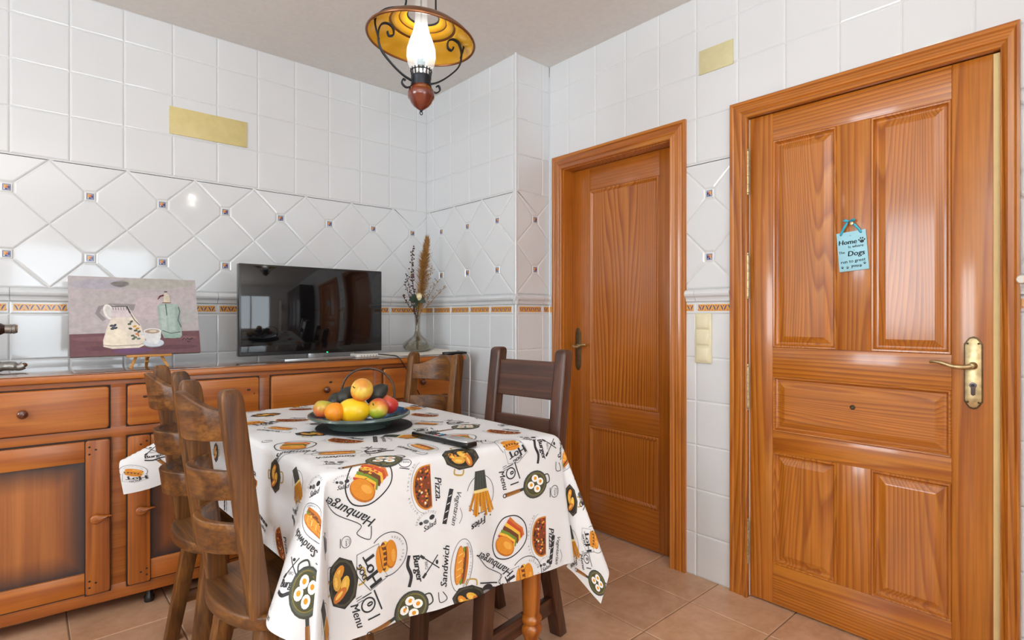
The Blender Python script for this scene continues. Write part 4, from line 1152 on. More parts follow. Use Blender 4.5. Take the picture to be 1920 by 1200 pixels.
for a, b in zip(la, la[1:] + la[:1]):
    d = (b - a); L = d.length; ang = math.atan2(d.y, d.x)
    M = Matrix.Translation(a) @ Matrix.Rotation(ang, 4, 'Z')
    MB().box(.03, L - .03, -.012, .012, .66, TZ - .032, 0, .002, M).build('apron', pine('x', 'table'), dt)

CLO = Cloth()
PRINTS = [('burger',0.114,-0.039,2.45,1.15), ('hotdog',0.158,-0.246,1.9,0.95), ('pizza',0.283,-0.083,-1.55,1.05), ('fries',0.471,-0.133,3.14,1.12), ('pan',0.683,-0.146,0.22,0.95), ('menu',0.577,-0.102,-1.32,1), ('veg',0.377,-0.158,-1.86,1.1), ('salad',0.289,-0.183,0.38,0.95), ('sandwich',0.389,-0.327,1.4,1.12), ('burger',0.571,-0.296,2.39,1.12), ('bbq',0.271,-0.302,-1.48,1.05), ('pan',0.233,-0.408,0.28,1.0), ('menu',0.096,-0.364,-1.29,1.05), ('cup',0.483,-0.427,-0.33,1.3), ('hotdog',0.621,-0.427,1.87,1.0), ('tagine',0.414,-0.427,-0.25,1.0), ('pizza',0.696,-0.314,-1.63,1.05), ('veg',0.758,-0.371,-1.8,1.0), ('salad',0.708,-0.408,0.29,0.8), ('tagine',0.939,-0.183,-1.06,1.0), ('fries',0.989,-0.327,-2.47,1.0), ('hotdog',1.096,-0.233,2.26,0.8), ('menu',1.083,-0.339,-0.88,0.9), ('pan',1.171,-0.371,0.39,1.0), ('sandwich',0.858,-0.046,1.24,1.1), ('bbq',0.733,-0.033,-1.4,1.0), ('hotdog',0.596,-0.002,-2.8,0.75), ('badge',0.764,-0.183,-1.64,1.2), ('cup',0.996,-0.133,-1.76,1.2), ('tagine',0.408,-0.014,-0.23,1.1), ('sandwich',-0.117,-0.033,1.35,1.1), ('tagine',0.039,-0.283,-1.49,1.15), ('pan',-0.261,-0.089,0.67,1.15), ('badge',0.002,-0.252,-1.62,1.1), ('badge',0.052,-0.183,-1.6,0.9), ('bbq',-0.248,-0.021,-1.33,1), ('pizza',-0.323,0.254,-2.58,1.0), ('veg',-0.161,0.129,-1.3,0.9), ('tagine',-0.092,0.323,-3.02,1.1), ('fries',-0.073,0.148,2.29,1.0), ('salad',-0.042,0.023,-1.0,1.0), ('burger',0.064,0.361,2.55,1.1), ('sandwich',0.121,0.192,2.69,1.05), ('pizza',0.214,0.342,-1.1,1), ('pan',0.183,0.036,0.19,1.0), ('bbq',0.221,0.167,-0.0,1), ('salad',0.064,0.092,-0.68,1), ('tagine',0.183,0.511,-0.79,1.05), ('fries',0.383,0.292,-2.48,1.0), ('veg',0.314,0.292,-2.03,1), ('sandwich',0.346,0.111,1.58,1.0), ('pan',0.639,0.298,0.19,1.0), ('burger',0.514,0.154,2.72,1.0), ('pizza',0.664,0.604,-1.2,1), ('sandwich',0.571,0.436,-0.95,0.9), ('menu',0.496,0.329,-0.16,1), ('bbq',0.664,0.404,-0.14,1), ('pizza',0.227,0.817,-0.7,1), ('tagine',0.196,0.998,-0.02,1), ('hotdog',0.096,0.842,-2.7,1), ('sandwich',0.133,0.673,2.02,1), ('pizza',0.683,0.148,-1.16,1), ('salad',0.683,0.023,-0.58,1), ('badge',0.227,-0.002,-0.26,1.2), ('sandwich',0.364,1.142,-1.6,0.8), ('pizza',0.352,1.054,-0.7,0.8), ('badge',0.027,0.486,-0.79,1), ('bbq',-0.186,1.279,-1.35,0.7), ('pan',-0.311,1.236,-2.69,0.8), ('hotdog',-0.273,1.329,1.54,0.5), ('badge',-0.111,1.261,-2.52,1.1), ('sandwich',-0.079,1.229,-0.08,0.8), ('veg',-0.323,0.761,-2.99,0.9), ('badge',-0.117,0.698,-3.0,1), ('tagine',-0.136,0.911,-2.98,0.8), ('salad',0.046,-0.033,0.02,0.7), ('burger',0.62,0.898,0.27,1.0), ('hotdog',1.009,0.267,-0.29,1.0), ('pan',1.192,1.132,2.99,1.0), ('pizza',1.17,-0.078,-1.73,1.0), ('fries',-0.138,-0.313,3.39,1.0), ('sandwich',0.021,1.037,-1.69,1.0), ('tagine',0.82,0.997,2.77,1.0), ('bbq',1.099,0.546,3.29,1.0), ('veg',0.585,1.223,-0.21,1.0), ('menu',0.574,1.049,-1.45,1.0), ('salad',1.19,0.58,1.67,1.0), ('cup',0.973,0.098,-1.23,1.0), ('badge',0.46,1.289,3.12,1.0), ('burger',1.202,1.288,-1.28,1.0), ('hotdog',0.449,0.551,2.79,1.0), ('pan',0.051,1.326,3.51,1.0), ('pizza',0.984,0.419,3.0,1.0), ('fries',0.426,0.776,3.02,1.0), ('sandwich',0.97,1.127,-1.19,1.0), ('tagine',0.862,0.71,-0.24,1.0), ('bbq',0.562,0.687,1.35,1.0), ('veg',-0.303,0.414,1.3,1.0), ('menu',1.169,0.434,-0.07,1.0), ('salad',0.772,0.239,3.06,1.0), ('cup',-0.187,1.058,3.51,1.0), ('badge',1.142,0.095,3.39,1.0), ('burger',0.188,1.169,-0.09,1.0), ('hotdog',0.312,1.318,-1.74,1.0), ('pan',1.176,0.25,1.65,1.0), ('pizza',1.117,0.97,1.56,1.0), ('fries',0.972,0.861,2.97,1.0), ('sandwich',0.839,0.108,3.23,1.0), ('tagine',-0.365,0.56,0.31,1.0), ('bbq',0.868,0.336,-1.28,1.0), ('veg',-0.365,0.964,3.26,1.0), ('menu',1.043,1.312,1.51,1.0), ('salad',-0.193,1.172,3.3,1.0), ('cup',0.264,0.686,-0.05,1.0), ('badge',0.823,0.495,1.82,1.0), ('burger',1.12,0.754,2.74,1.0), ('hotdog',0.723,0.776,-1.29,1.0), ('pan',0.961,0.582,0.17,1.0), ('pizza',-0.159,0.531,-1.77,1.0), ('fries',0.771,1.181,1.81,1.0), ('sandwich',-0.342,-0.407,-1.86,1.0), ('tagine',-0.37,-0.216,1.36,1.0), ('bbq',0.804,1.345,-0.15,1.0), ('veg',-0.367,0.047,-1.4,1.0), ('menu',0.892,1.257,-1.82,1.0), ('salad',0.642,1.338,-1.29,1.0), ('cup',-0.059,-0.16,1.52,1.0), ('badge',0.788,0.407,-1.8,1.0), ('burger',0.479,0.955,-1.88,1.0), ('hotdog',1.03,-0.011,1.72,1.0)]

tc = MB()
G = CLO.G
vs = [G[i][j] for i in range(NU + 1) for j in range(NV + 1)]
tc.add(vs, [(i * (NV + 1) + j, (i + 1) * (NV + 1) + j, (i + 1) * (NV + 1) + j + 1, i * (NV + 1) + j + 1) for i in range(NU) for j in range(NV)])
pal = {}
def palidx(c):
    if c not in pal: pal[c] = len(pal) + 1
    return pal[c]
class PD(dict):
    def __missing__(s, c): s[c] = len(s) + 1; return s[c]
pal = PD()
arts = {}
for k, f in MOTIF.items():
    a = Art(-1); f(a); arts[k] = a
for kind, u, v, ang, sc in PRINTS:
    ca, sa = math.cos(ang) * sc, math.sin(ang) * sc
    src = arts[kind]; b = Art()
    for pts, c, L in src.t:
        q = [(u + x * ca - y * sa, v + x * sa + y * ca) for x, y in pts]
        if all(CLO.inside(*p) for p in q): b.t.append((q, c, L))
        else:
            w = cliprect(q, -DLF, CW + DR, -DF, CL + DB)
            for i in range(1, len(w) - 1): b.t.append(([w[0], w[i], w[i + 1]], c, L))
    b.emit(tc, lambda x, y, h: CLO.pt(x, y, h), pal, .0009, .00008, .016)
def cloth_mat():
    t = NT('white_cotton'); t.setp(Roughness=.62, Sheen_Weight=.15, Specular_IOR_Level=.35)
    n1 = t.noise(t.coords((1, 1, 1), False), 5, 3); n2 = t.noise(t.coords((1, 1, 1), False), 500, 2)
    t.l(t.ramp(n1, [(.3, lin('DEDFE1')), (.7, lin('E6E7E9'))]), t.b.inputs['Base Color'])
    t.bump(n1, .25, .01); return t.m
cm = [cloth_mat()] + [ink(c) for c in sorted(pal, key=lambda c: pal[c])]
tco = tc.build('tablecloth', cm, None, 180, weld=False)
tag(tco, 'white cotton tablecloth printed with burgers, pizza slices, fries and egg pans', 'tablecloth')

# ------------------------------------------------------------------ chairs (local frame: +X is where the sitter looks, seat centre at the origin)
def seat_poly(w, d0, d1):
    """rounded back edge at -d0, softer front edge at d1"""
    o = []
    for a in range(-90, 91, 12):
        t_ = math.radians(a); o.append((-d0 + .11 * (1 - math.cos(t_)), -w * math.sin(t_)))
    o += [(d1 - .05, -w * 1.02), (d1 - .012, -w * .93), (d1, -w * .6), (d1 + .006, 0), (d1, w * .6), (d1 - .012, w * .93), (d1 - .05, w * 1.02)]
    return o
def post_mb(base, top, sx, sy, s, rnd=.035):
    """leaning back post with rounded top; section sx (depth) x sy (width)"""
    mb = MB(); b = bmesh.new()
    base, top = V(base), V(top); ax = (top - base); L = ax.length
    zs = [0, .25, .5, .75] + [1 - rnd / L * k for k in (1, .75, .45, .2, .0)]
    ks = [1, 1, 1, 1, 1, .985, .93, .82, .55]
    vs = []; n = 16
    for z, k in zip(zs, ks):
        c = base + ax * z
        for i in range(n):
            a = 2 * PI * (i + .5) / n; ca, sa = math.cos(a), math.sin(a)
            ex = .26
            x = math.copysign(abs(ca) ** ex, ca) * sx / 2 * k; y = math.copysign(abs(sa) ** ex, sa) * sy / 2 * (k if k > .9 else k)
            vs.append(c + V((x, y, 0)))
    fs = [(r * n + i, r * n + (i + 1) % n, (r + 1) * n + (i + 1) % n, (r + 1) * n + i) for r in range(len(zs) - 1) for i in range(n)]
    fs += [tuple(reversed(range(n))), tuple((len(zs) - 1) * n + i for i in range(n))]
    return mb.add(vs, fs)
def slat_mb(P0, P1, bow, ztop, zbot, th, lean, zref, xref):
    """back slat between two posts; bows backwards (-X); ztop/zbot are functions of t in 0..1"""
    mb = MB(); n = 20; vs = []; rings = []
    for i in range(n + 1):
        t_ = i / n; y = P0 + (P1 - P0) * t_; bx = -bow * 4 * t_ * (1 - t_)
        z1, z0 = ztop(t_), zbot(t_)
        def X(z): return xref + lean * (z - zref) + bx
        e = .0035
        vs += [(X(z0 + e) + th / 2, y, z0 + e), (X(z0) + th / 2 - e, y, z0), (X(z0) - th / 2 + e, y, z0), (X(z0 + e) - th / 2, y, z0 + e),
               (X(z1 - e) - th / 2, y, z1 - e), (X(z1) - th / 2 + e, y, z1), (X(z1) + th / 2 - e, y, z1), (X(z1 - e) + th / 2, y, z1 - e)]
    fs = [(i * 8 + k, i * 8 + (k + 1) % 8, (i + 1) * 8 + (k + 1) % 8, (i + 1) * 8 + k) for i in range(n) for k in range(8)]
    fs += [tuple(reversed(range(8))), tuple(n * 8 + k for k in range(8))]
    mb.add(vs, fs); b = bmesh.new(); me = bpy.data.meshes.new('t'); me.from_pydata(mb.v, [], mb.f); b.from_mesh(me); bmesh.ops.recalc_face_normals(b, faces=list(b.faces)); bpy.data.meshes.remove(me)
    m = MB(); m.bm(b); return m
def leg_mb(top, foot, sx, sy, k=.8):
    top, foot = V(top), V(foot); vs = []
    for c, s in ((foot, k), (top, 1)):
        for a, b_ in ((-1, -1), (1, -1), (1, 1), (-1, 1)): vs.append(c + V((a * sx / 2 * s, b_ * sy / 2 * s, 0)))
    b = bmesh.new(); bv = [b.verts.new(v) for v in vs]
    for f in ((3, 2, 1, 0), (4, 5, 6, 7), (0, 1, 5, 4), (1, 2, 6, 5), (2, 3, 7, 6), (3, 0, 4, 7)): b.faces.new([bv[i] for i in f])
    bmesh.ops.bevel(b, geom=list(b.edges), offset=.004, segments=2, profile=.5, affect='EDGES')
    m = MB(); m.bm(b); return m
def hollow_seat(poly, z0, z1):
    b = bmesh.new()
    lo = [b.verts.new((x, y, z0)) for x, y in poly]; up = [b.verts.new((x, y, z1)) for x, y in poly]
    n = len(poly); b.faces.new(list(reversed(lo)))
    for i in range(n): b.faces.new((lo[i], lo[(i + 1) % n], up[(i + 1) % n], up[i]))
    rim = [b.verts.new((.035 + .125 * math.cos(a), .135 * math.sin(a), z1)) for a in [2 * PI * k / 32 for k in range(32)]]
    eu = [b.edges.get((up[i], up[(i + 1) % n])) for i in range(n)]; er = [b.edges.new((rim[i], rim[(i + 1) % 32])) for i in range(32)]
    bmesh.ops.bridge_loops(b, edges=eu + er)
    r2 = [b.verts.new((.035 + .112 * math.cos(a), .120 * math.sin(a), z1 - .012)) for a in [2 * PI * k / 32 for k in range(32)]]
    for i in range(32): b.faces.new((rim[i], rim[(i + 1) % 32], r2[(i + 1) % 32], r2[i]))
    b.faces.new(r2)
    bmesh.ops.recalc_face_normals(b, faces=list(b.faces))
    eds = [e for e in b.edges if (e.verts[0] in lo and e.verts[1] in lo) or (e.verts[0] in up and e.verts[1] in up)]
    bmesh.ops.bevel(b, geom=eds, offset=.007, segments=3, profile=.5, affect='EDGES')
    return MB().bm(b)
def rustic_chair(name, label, loc, rot, group=None):
    t_ = thing(name, label, 'chair', loc, rot, group)
    s = hollow_seat(seat_poly(.205, .212, .20), .415, .452)
    s.build('seat', oak('y'), t_)
    bx, tx = -.150, -.222; hw = .146; lean = (tx - bx) / .56
    for sy in (-1, 1):
        post_mb((bx, sy * hw, .445), (tx, sy * hw, 1.012), .052, .040, sy).build('back_post', oak('z'), t_)
    def wave(t_): return .956 + .046 * math.sin(PI * t_) ** 2
    args = (-hw + .02, hw - .02)
    for zt, zb in ((wave, lambda t_: .884 - .004 * math.sin(PI * t_)), (lambda t_: .806 + .004 * math.sin(PI * t_), lambda t_: .736 - .006 * math.sin(PI * t_)), (lambda t_: .672 + .004 * math.sin(PI * t_), lambda t_: .598 - .006 * math.sin(PI * t_))):
        slat_mb(*args, .068, zt, zb, .022, lean, .45, bx + .006).build('back_slat', oak('y'), t_)
    for sx in (-1, 1):
        for sy in (-1, 1): leg_mb((sx * .12, sy * .12, .42), (sx * .185 - .0, sy * .175, 0), .052, .046, .85).build('leg', oak('z'), t_)
    for sy in (-1, 1): MB().box(-.155, .155, sy * .152 - .011, sy * .152 + .011, .135, .175, 0, .003).build('stretcher', oak('x'), t_)
    return t_
def copy_thing(o, label, loc, rot):
    c = o.copy(); col.objects.link(c); c.location = loc; c.rotation_euler = (0, 0, rot); c['label'] = label
    for ch in list(o.children):
        d = ch.copy(); col.objects.link(d); d.parent = c
        for g in ch.children:
            e = g.copy(); col.objects.link(e); e.parent = d
    return c
R_ = math.radians
chA = rustic_chair('dining_chair', 'worn brown ladder-back chair nearest the camera, at the left side of the table', (.576, 1.605, 0), R_(5.3), 'worn ladder-back wooden chairs')
chB = copy_thing(chA, 'worn brown ladder-back chair half hidden behind the nearest chair, before the sideboard', (.592, 2.175, 0), R_(1.0))
chC = copy_thing(chA, 'brown chair with wavy top slat across the table, in front of the sideboard end', (1.250, 2.17, 0), R_(191.0))
chD = thing('dining_chair', 'dark brown straight-slatted chair across the table beside the inner door', 'chair', (1.262, 1.555, 0), R_(188.3))
MB().prism(seat_poly(.20, .13, .20), .42, .455, 0, None, .006, 3).build('seat', dark('y'), chD)
for sy in (-1, 1):
    post_mb((-.148, sy * .163, .40), (-.240, sy * .163, 1.062), .052, .052, sy, .02).build('back_post', dark('z'), chD)
    leg_mb((-.115, sy * .150, .425), (-.222, sy * .150, 0), .046, .052, .95).build('leg', dark('z'), chD)
    leg_mb((.175, sy * .150, .425), (.205, sy * .150, 0), .05, .052, .95).build('leg', dark('z'), chD)
    MB().box(-.19, .19, sy * .150 - .013, sy * .150 + .013, .100, .160, 0, .003).build('stretcher', dark('x'), chD)
for z0, z1 in ((.873, 1.014), (.68, .800)):
    slat_mb(-.145, .145, .0, lambda t_, a=z1: a, lambda t_, a=z0: a, .024, -.139, .40, -.148).build('back_slat', dark('y'), chD)

# ------------------------------------------------------------------ on the table
CZ = TZ + .0015
mt_ = MB().lathe([(0, 0), (.168, 0), (.171, .0015), (.170, .004), (.166, .0045), (0, .0045)], 56).build('round_trivet', mat('black_felt', '1E2022', .75, 0, 0, .15, 200, .1))
mt_.location = (.930, 1.862, CZ); tag(mt_, 'round black mat on the tablecloth under the fruit plate', 'mat')
PX, PY, PZ = .905, 1.850, CZ + .005
pla = thing('fruit_plate', 'green-rimmed ceramic fruit plate with blue painted inside and wire handle', 'plate', (PX, PY, PZ))
MB().lathe([(0, .0), (.100, 0), (.106, .002), (.112, .012), (.130, .026), (.158, .036), (.172, .039), (.1775, .043), (.1765, .049), (.170, .051)], 64, 0, None, True, False).build('plate_body', mat('green_glaze', '53655F', .22, 0, .4, .12, 20), pla)
def plate_in():
    t = NT('painted_glaze'); t.setp(Roughness=.18, Coat_Weight=.5)
    v = t.coords((1, 1, 1), False); vo = t.n('ShaderNodeTexVoronoi'); t.val(vo, Scale=26.0); t.l(v, vo.inputs['Vector'])
    sx = t.n('ShaderNodeSeparateColor'); t.l(vo.outputs['Color'], sx.inputs[0])
    c = t.ramp(sx.outputs[0], [(0, lin('2E5F8E')), (.45, lin('3A73A6')), (.5, lin('274A74')), (.68, lin('C8A34A')), (.74, lin('D9927A')), (.82, lin('4E7A68')), (.9, lin('E4DCC8'))])
    x = t.t.nodes[-1]; x.color_ramp.interpolation = 'CONSTANT' if x.bl_idname == 'ShaderNodeValToRGB' else 'LINEAR' if False else 'CONSTANT'
    t.l(c, t.b.inputs['Base Color']); return t.m
MB().lathe([(0, .014), (.098, .014), (.120, .026), (.150, .040), (.163, .047), (.170, .051)], 64, 0, None, False, False).build('plate_inside', plate_in(), pla)
hd = MB(); hp = spline([(.164, .052, .05), (.168, .052, .10), (.160, .060, .145), (.125, .085, .185), (.075, .115, .195), (.030, .142, .175), (.005, .155, .13), (.0, .160, .05)], 8)
hd.tube(hp, .0042, 10); hd.build('wire_handle', mat('bronze_wire', '5A4A40', .4, .7, 0, .2, 60), pla)
for p in ((.164, .052, .052), (.0, .160, .052)): MB().lathe([(.0, -.012), (.008, -.012), (.009, 0), (.0085, .022), (.006, .030), (0, .030)], 12, 0, Matrix.Translation(p)).build('handle_socket', mat('bronze_wire', '5A4A40'), pla)
def fruit_mat(name, stops, vec, rough=.32, nsc=9, bump=.03, bs=60, k=.35):
    t = NT(name); t.setp(Roughness=rough, Coat_Weight=.12, Coat_Roughness=.2, Subsurface_Weight=.0)
    tc_ = t.n('ShaderNodeTexCoord'); d = t.n('ShaderNodeVectorMath', operation='DOT_PRODUCT'); t.l(tc_.outputs['Object'], d.inputs[0]); d.inputs[1].default_value = vec
    nz = t.noise(t.coords((1, 1, 1)), nsc * 4, 3, .6); a = t.math('ADD', t.math('MULTIPLY', d.outputs['Value'], 12.0), .5)
    a = t.math('ADD', a, t.math('MULTIPLY', t.math('SUBTRACT', nz, .5), k * 1.6))
    t.l(t.ramp(a, [(p, lin(c)) for p, c in stops]), t.b.inputs['Base Color'])
    t.bump(t.noise(t.coords((1, 1, 1)), bs * 4, 2), bump, .002); MC[name] = t.m; return t.m
stemM = mat('fruit_stem', '4A3A24', .8)
def apple(name, label, c, r, mt, tilt, group, k=.94):
    e = thing(name, label, 'fruit', c, 0, group); M = Matrix.Rotation(tilt[0], 4, 'X') @ Matrix.Rotation(tilt[1], 4, 'Y')
    pr = []
    for i in range(19):
        th = PI * i / 18; cz = -math.cos(th); rad = math.sin(th) * (1.0 + .05 * cz)
        z = cz * k * (1 - .22 * math.exp(-((1 - abs(cz)) / .10) ** 1)) 
        z *= 1.0 if cz < 0 else 1.0
        pr.append((max(r * rad, 0.0004), r * z))
    MB().lathe(pr, 30, 0, M).build('flesh', mt, e, 80)
    MB().tube([(0, 0, r * k * .70), (.001, 0, r * k * .9), (.004, .001, r * k * 1.03)], .0016, 6, 0, M).build('stalk', stemM, e)
    MB().ell((0, 0, -r * k * .735), (.006, .006, .003), 8, 5, 0, M).build('calyx', stemM, e)
    return e
yr = fruit_mat('blush_apple', [(.0, 'C23A26'), (.22, 'D9622E'), (.45, 'E8B23E'), (.8, 'EBC552'), (1.0, 'D8923A')], (-.2, -.5, 1.1))
gr = fruit_mat('green_blush_apple', [(.0, '9CB32E'), (.25, 'D0C044'), (.5, 'E0A548'), (.72, 'D4603A'), (1.0, 'B93A2C')], (.8, .3, .9))
rd = fruit_mat('red_apple', [(.0, 'B82A2A'), (.4, 'C93632'), (.75, 'D6563E'), (1.0, 'E0925A')], (.2, .2, 1.0))
lg = fruit_mat('left_apple', [(.0, 'B24A2A'), (.3, 'C9703A'), (.6, 'C8A83E'), (1.0, 'A8AC38')], (.5, .0, 1.0))
apple('apple', 'yellow apple with red blush on top of the fruit pile', (.874, 1.770, .934), .0400, yr, (.3, -1.25), 'apples on the plate')
apple('apple', 'green and red apple right of the big yellow fruit', (.925, 1.752, .866), .0370, gr, (.5, -.9), 'apples on the plate')
apple('apple', 'bright red apple at the right edge of the plate', (.990, 1.800, .868), .0370, rd, (.2, .5), 'apples on the plate')
apple('apple', 'red and green apple at the left end of the fruit pile', (.776, 1.858, .866), .0360, lg, (-.2, .3), 'apples on the plate')
orM = fruit_mat('orange_peel', [(.0, 'E88A10'), (1.0, 'F0981A')], (0, 0, 1), .42, 9, .25, 130, .1)
o_ = thing('orange', 'small orange between the left apple and the big yellow fruit', 'fruit', (.792, 1.806, .862))
MB().ell((0, 0, 0), (.034, .034, .033), 28, 18).build('peel', orM, o_, 80); MB().ell((0, 0, .0325), (.004, .004, .0015), 8, 5).build('navel', stemM, o_)
le = fruit_mat('yellow_melon', [(.0, 'E8B40A'), (.5, 'F2C414'), (1.0, 'F4CE2A')], (0, 0, 1), .35, 9, .12, 70, .15)
l_ = thing('yellow_melon', 'big yellow lemon-like melon at the front of the plate', 'fruit', (.852, 1.790, .862), R_(-42))
pr = [(max(.0004, .043 * math.sin(PI * i / 22) ** .92), -.055 * math.cos(PI * i / 22)) for i in range(23)]
MB().lathe(pr, 32, 0, Matrix.Rotation(PI / 2, 4, 'Y')).build('rind', le, l_, 80)
MB().lathe([(.0, .0), (.005, .0), (.0045, .003), (.002, .002), (0, .0015)], 12, 0, Matrix.Rotation(R_(20), 4, 'Z') @ Matrix.Translation((.0485, -.013, .004)) @ Matrix.Rotation(PI / 2, 4, 'Y')).build('stem_scar', mat('dark_scar', '5A4A1E', .8), l_)
avM = mat('avocado_skin', '2A2C28', .5, 0, .1, .3, 90, .35)
for lb, c, rz, ry in (('dark avocado left of the topmost apple', (.865, 1.862, .906), .4, 1.2), ('dark avocado lowest at the left behind the orange', (.855, 1.930, .880), 1.0, 1.5), ('dark avocado right of the topmost apple', (.955, 1.815, .908), -.3, .9)):
    a_ = thing('avocado', lb, 'fruit', c, rz, 'avocados on the plate')
    pr = []
    for i in range(17):
        th = PI * i / 16; z = -math.cos(th); pr.append((max(.0004, .034 * math.sin(th) * (1 - .22 * (z + 1) / 2)), .046 * z))
    MB().lathe(pr, 22, 0, Matrix.Rotation(ry, 4, 'Y')).build('skin', avM, a_, 80)
    MB().ell((0, 0, .046), (.004, .004, .003), 8, 5, 0, Matrix.Rotation(ry, 4, 'Y')).build('stem_nub', stemM, a_)
rc = thing('remote_control', 'black and silver remote control lying on the tablecloth', 'remote control', (1.005, 1.468, CZ), math.atan2(1.315 - 1.585, 1.022 - .988))
rb_ = MB(); rb_.prism([(-.135, -.021), (-.13, -.024), (.0, -.021), (.115, -.025), (.13, -.02), (.132, 0), (.13, .02), (.115, .025), (.0, .021), (-.13, .024), (-.135, .021)], 0, .017, 0, None, .005, 3); rb_.build('casing', black, rc)
MB().prism([(.035, -.0215), (.115, -.023), (.128, -.018), (.129, .018), (.115, .023), (.035, .0215)], .0165, .0215, 0, None, .002).build('silver_cover', mat('satin_silver', 'BEC0C2', .3, .35), rc)
MB().prism([(-.128, -.019), (.030, -.018), (.030, .018), (-.128, .019)], .0165, .0185, 0, None, .001).build('keypad', mat('grey_keypad', 'A6A8AA', .4, .2), rc)
for nm, c, keys in (('key', '1A1B1E', [(i, j) for i in (0, 3, 4, 5, 7) for j in range(3)]), ('blue_key', '2AA5D8', [(6, 2)]), ('red_key', 'C83A4A', [(6, 0)])):
    for i, j in keys: MB().box(-.122 + i * .0158, -.112 + i * .0158, -.015 + j * .0115, -.007 + j * .0115, .018, .0205, 0, .001, None, 1).build(nm, mat('remote_' + nm, c, .45), rc)

# ------------------------------------------------------------------ hanging lamp
LX, LYY, LZ = .972, 1.548, 2.088          # centre of the shade rim
lm = thing('pendant_lamp', 'rustic pendant oil-lamp light with amber shade and black scroll arms', 'ceiling lamp', (LX, LYY, LZ))
def shade_mat():
    t = NT('amber_shade'); t.setp(Roughness=.22, Coat_Weight=.4)
    nz = t.noise(t.coords((1, 1, 1), False), 9, 2)
    t.l(t.ramp(nz, [(.35, lin('B8891E')), (.65, lin('C99A2C'))]), t.b.inputs['Base Color'])
    t.b.inputs['Metallic'].default_value = .35
    return t.m
TILT = Matrix.Rotation(R_(5), 4, V((.53, .85, 0)))
sp = [(.1745, .004), (.176, .000), (.1735, -.003), (.168, .004), (.160, .016), (.135, .034), (.112, .044), (.104, .053), (.094, .052), (.084, .058), (.076, .066), (.066, .065), (.058, .070), (.050, .078)]
MB().lathe(sp[2:], 72, 0, TILT, False, False).build('shade', shade_mat(), lm, 50)
MB().lathe([(.168, .0062), (.160, .0185), (.135, .0365), (.112, .0465), (.09, .058), (.066, .070), (.050, .080)], 72, 0, TILT, False, False).build('shade_outside', mat('bronze_shade', '6A4322', .35, .6), lm)
MB().tube([(.1735 * math.cos(a * PI / 36), .1735 * math.sin(a * PI / 36), .0) for a in range(72)], .0042, 8, 0, TILT, None, True).build('shade_rim', mat('brown_rim', '7A4A26', .3, .5), lm)
MB().tube([(.052 * math.cos(a * PI / 18), .052 * math.sin(a * PI / 18), .078) for a in range(36)], .0035, 8, 0, TILT, None, True).build('collar_ring', iron, lm)
bz_ = -.125
def glow():
    t = NT('frosted_glow'); e = t.n('ShaderNodeEmission'); e.inputs[0].default_value = (1, .97, .9, 1); e.inputs[1].default_value = 1.7
    tr = t.n('ShaderNodeBsdfTransparent'); mx = t.n('ShaderNodeMixShader')
    tc_ = t.n('ShaderNodeTexCoord'); sx = t.n('ShaderNodeSeparateXYZ'); t.l(tc_.outputs['Object'], sx.inputs[0])
    f = t.ramp(t.math('ADD', t.math('MULTIPLY', sx.outputs[2], 4.0), .5), [(.08, (.10,) * 3 + (1,)), (.22, (.22,) * 3 + (1,)), (.42, (.8,) * 3 + (1,)), (.64, (.7,) * 3 + (1,)), (.78, (.16,) * 3 + (1,)), (1, (.06,) * 3 + (1,))])
    t.l(f, mx.inputs[0]); t.l(tr.outputs[0], mx.inputs[1]); t.l(e.outputs[0], mx.inputs[2])
    gl_ = t.n('ShaderNodeBsdfGlossy'); gl_.inputs['Roughness'].default_value = .03; m2 = t.n('ShaderNodeMixShader'); m2.inputs[0].default_value = .08
    t.l(mx.outputs[0], m2.inputs[1]); t.l(gl_.outputs[0], m2.inputs[2]); t.l(m2.outputs[0], t.out.inputs[0]); return t.m
MB().lathe([(.026, -.105), (.034, -.098), (.043, -.078), (.0475, -.055), (.046, -.030), (.038, -.004), (.028, .022), (.0215, .050), (.0190, .085), (.0185, .19)], 36, 0, None, False, False).build('glass_chimney', glow(), lm)
def bulbm():
    t = NT('bulb'); e = t.n('ShaderNodeEmission'); e.inputs[0].default_value = (1, .97, .9, 1); e.inputs[1].default_value = 30; t.l(e.outputs[0], t.out.inputs[0]); return t.m
MB().lathe([(.0, -.052), (.012, -.050), (.020, -.035), (.022, -.015), (.018, .005), (.010, .02), (0, .026)], 20).build('bulb', bulbm(), lm)
MB().lathe([(.0, -.085), (.013, -.085), (.014, -.07), (.013, -.052), (0, -.05)], 16).build('bulb_socket', mat('pale_blue_socket', '9FB6C2', .4), lm)
br = MB()
br.lathe([(0, -.150), (.030, -.150), (.031, -.146), (.0315, -.128), (.033, -.126), (.033, -.119), (.030, -.117), (.0, -.115)], 28)
for k in range(16):
    a = 2 * PI * k / 16; br.tube([(.031 * math.cos(a), .031 * math.sin(a), -.118), (.0335 * math.cos(a), .0335 * math.sin(a), -.095)], .0022, 6)
br.tube([(.0335 * math.cos(2 * PI * k / 28), .0335 * math.sin(2 * PI * k / 28), -.102) for k in range(28)], .002, 6, 0, None, None, True)
br.build('burner', iron, lm)
MB().lathe([(0, -.150), (.029, -.150), (.030, -.154), (.040, -.163), (.0445, -.176), (.0425, -.189), (.036, -.197), (.034, -.204), (.024, -.216), (.013, -.224), (.006, -.228), (0, -.229)], 32).build('finial', wood('finial_wood', 'z', '4E1E12', '6E2E1C', '7E3A26', across=10, rings=4, contrast=.4, rough=.22, coat=.6), lm)
fi = MB(); fi.lathe([(0, -.224), (.0055, -.226), (.0045, -.232), (0, -.233)], 12); fi.tube([(.005 * math.cos(a * PI / 6), 0, -.238 + .005 * math.sin(a * PI / 6)) for a in range(12)], .0016, 6, 0, None, None, True); fi.build('finial_loop', iron, lm)
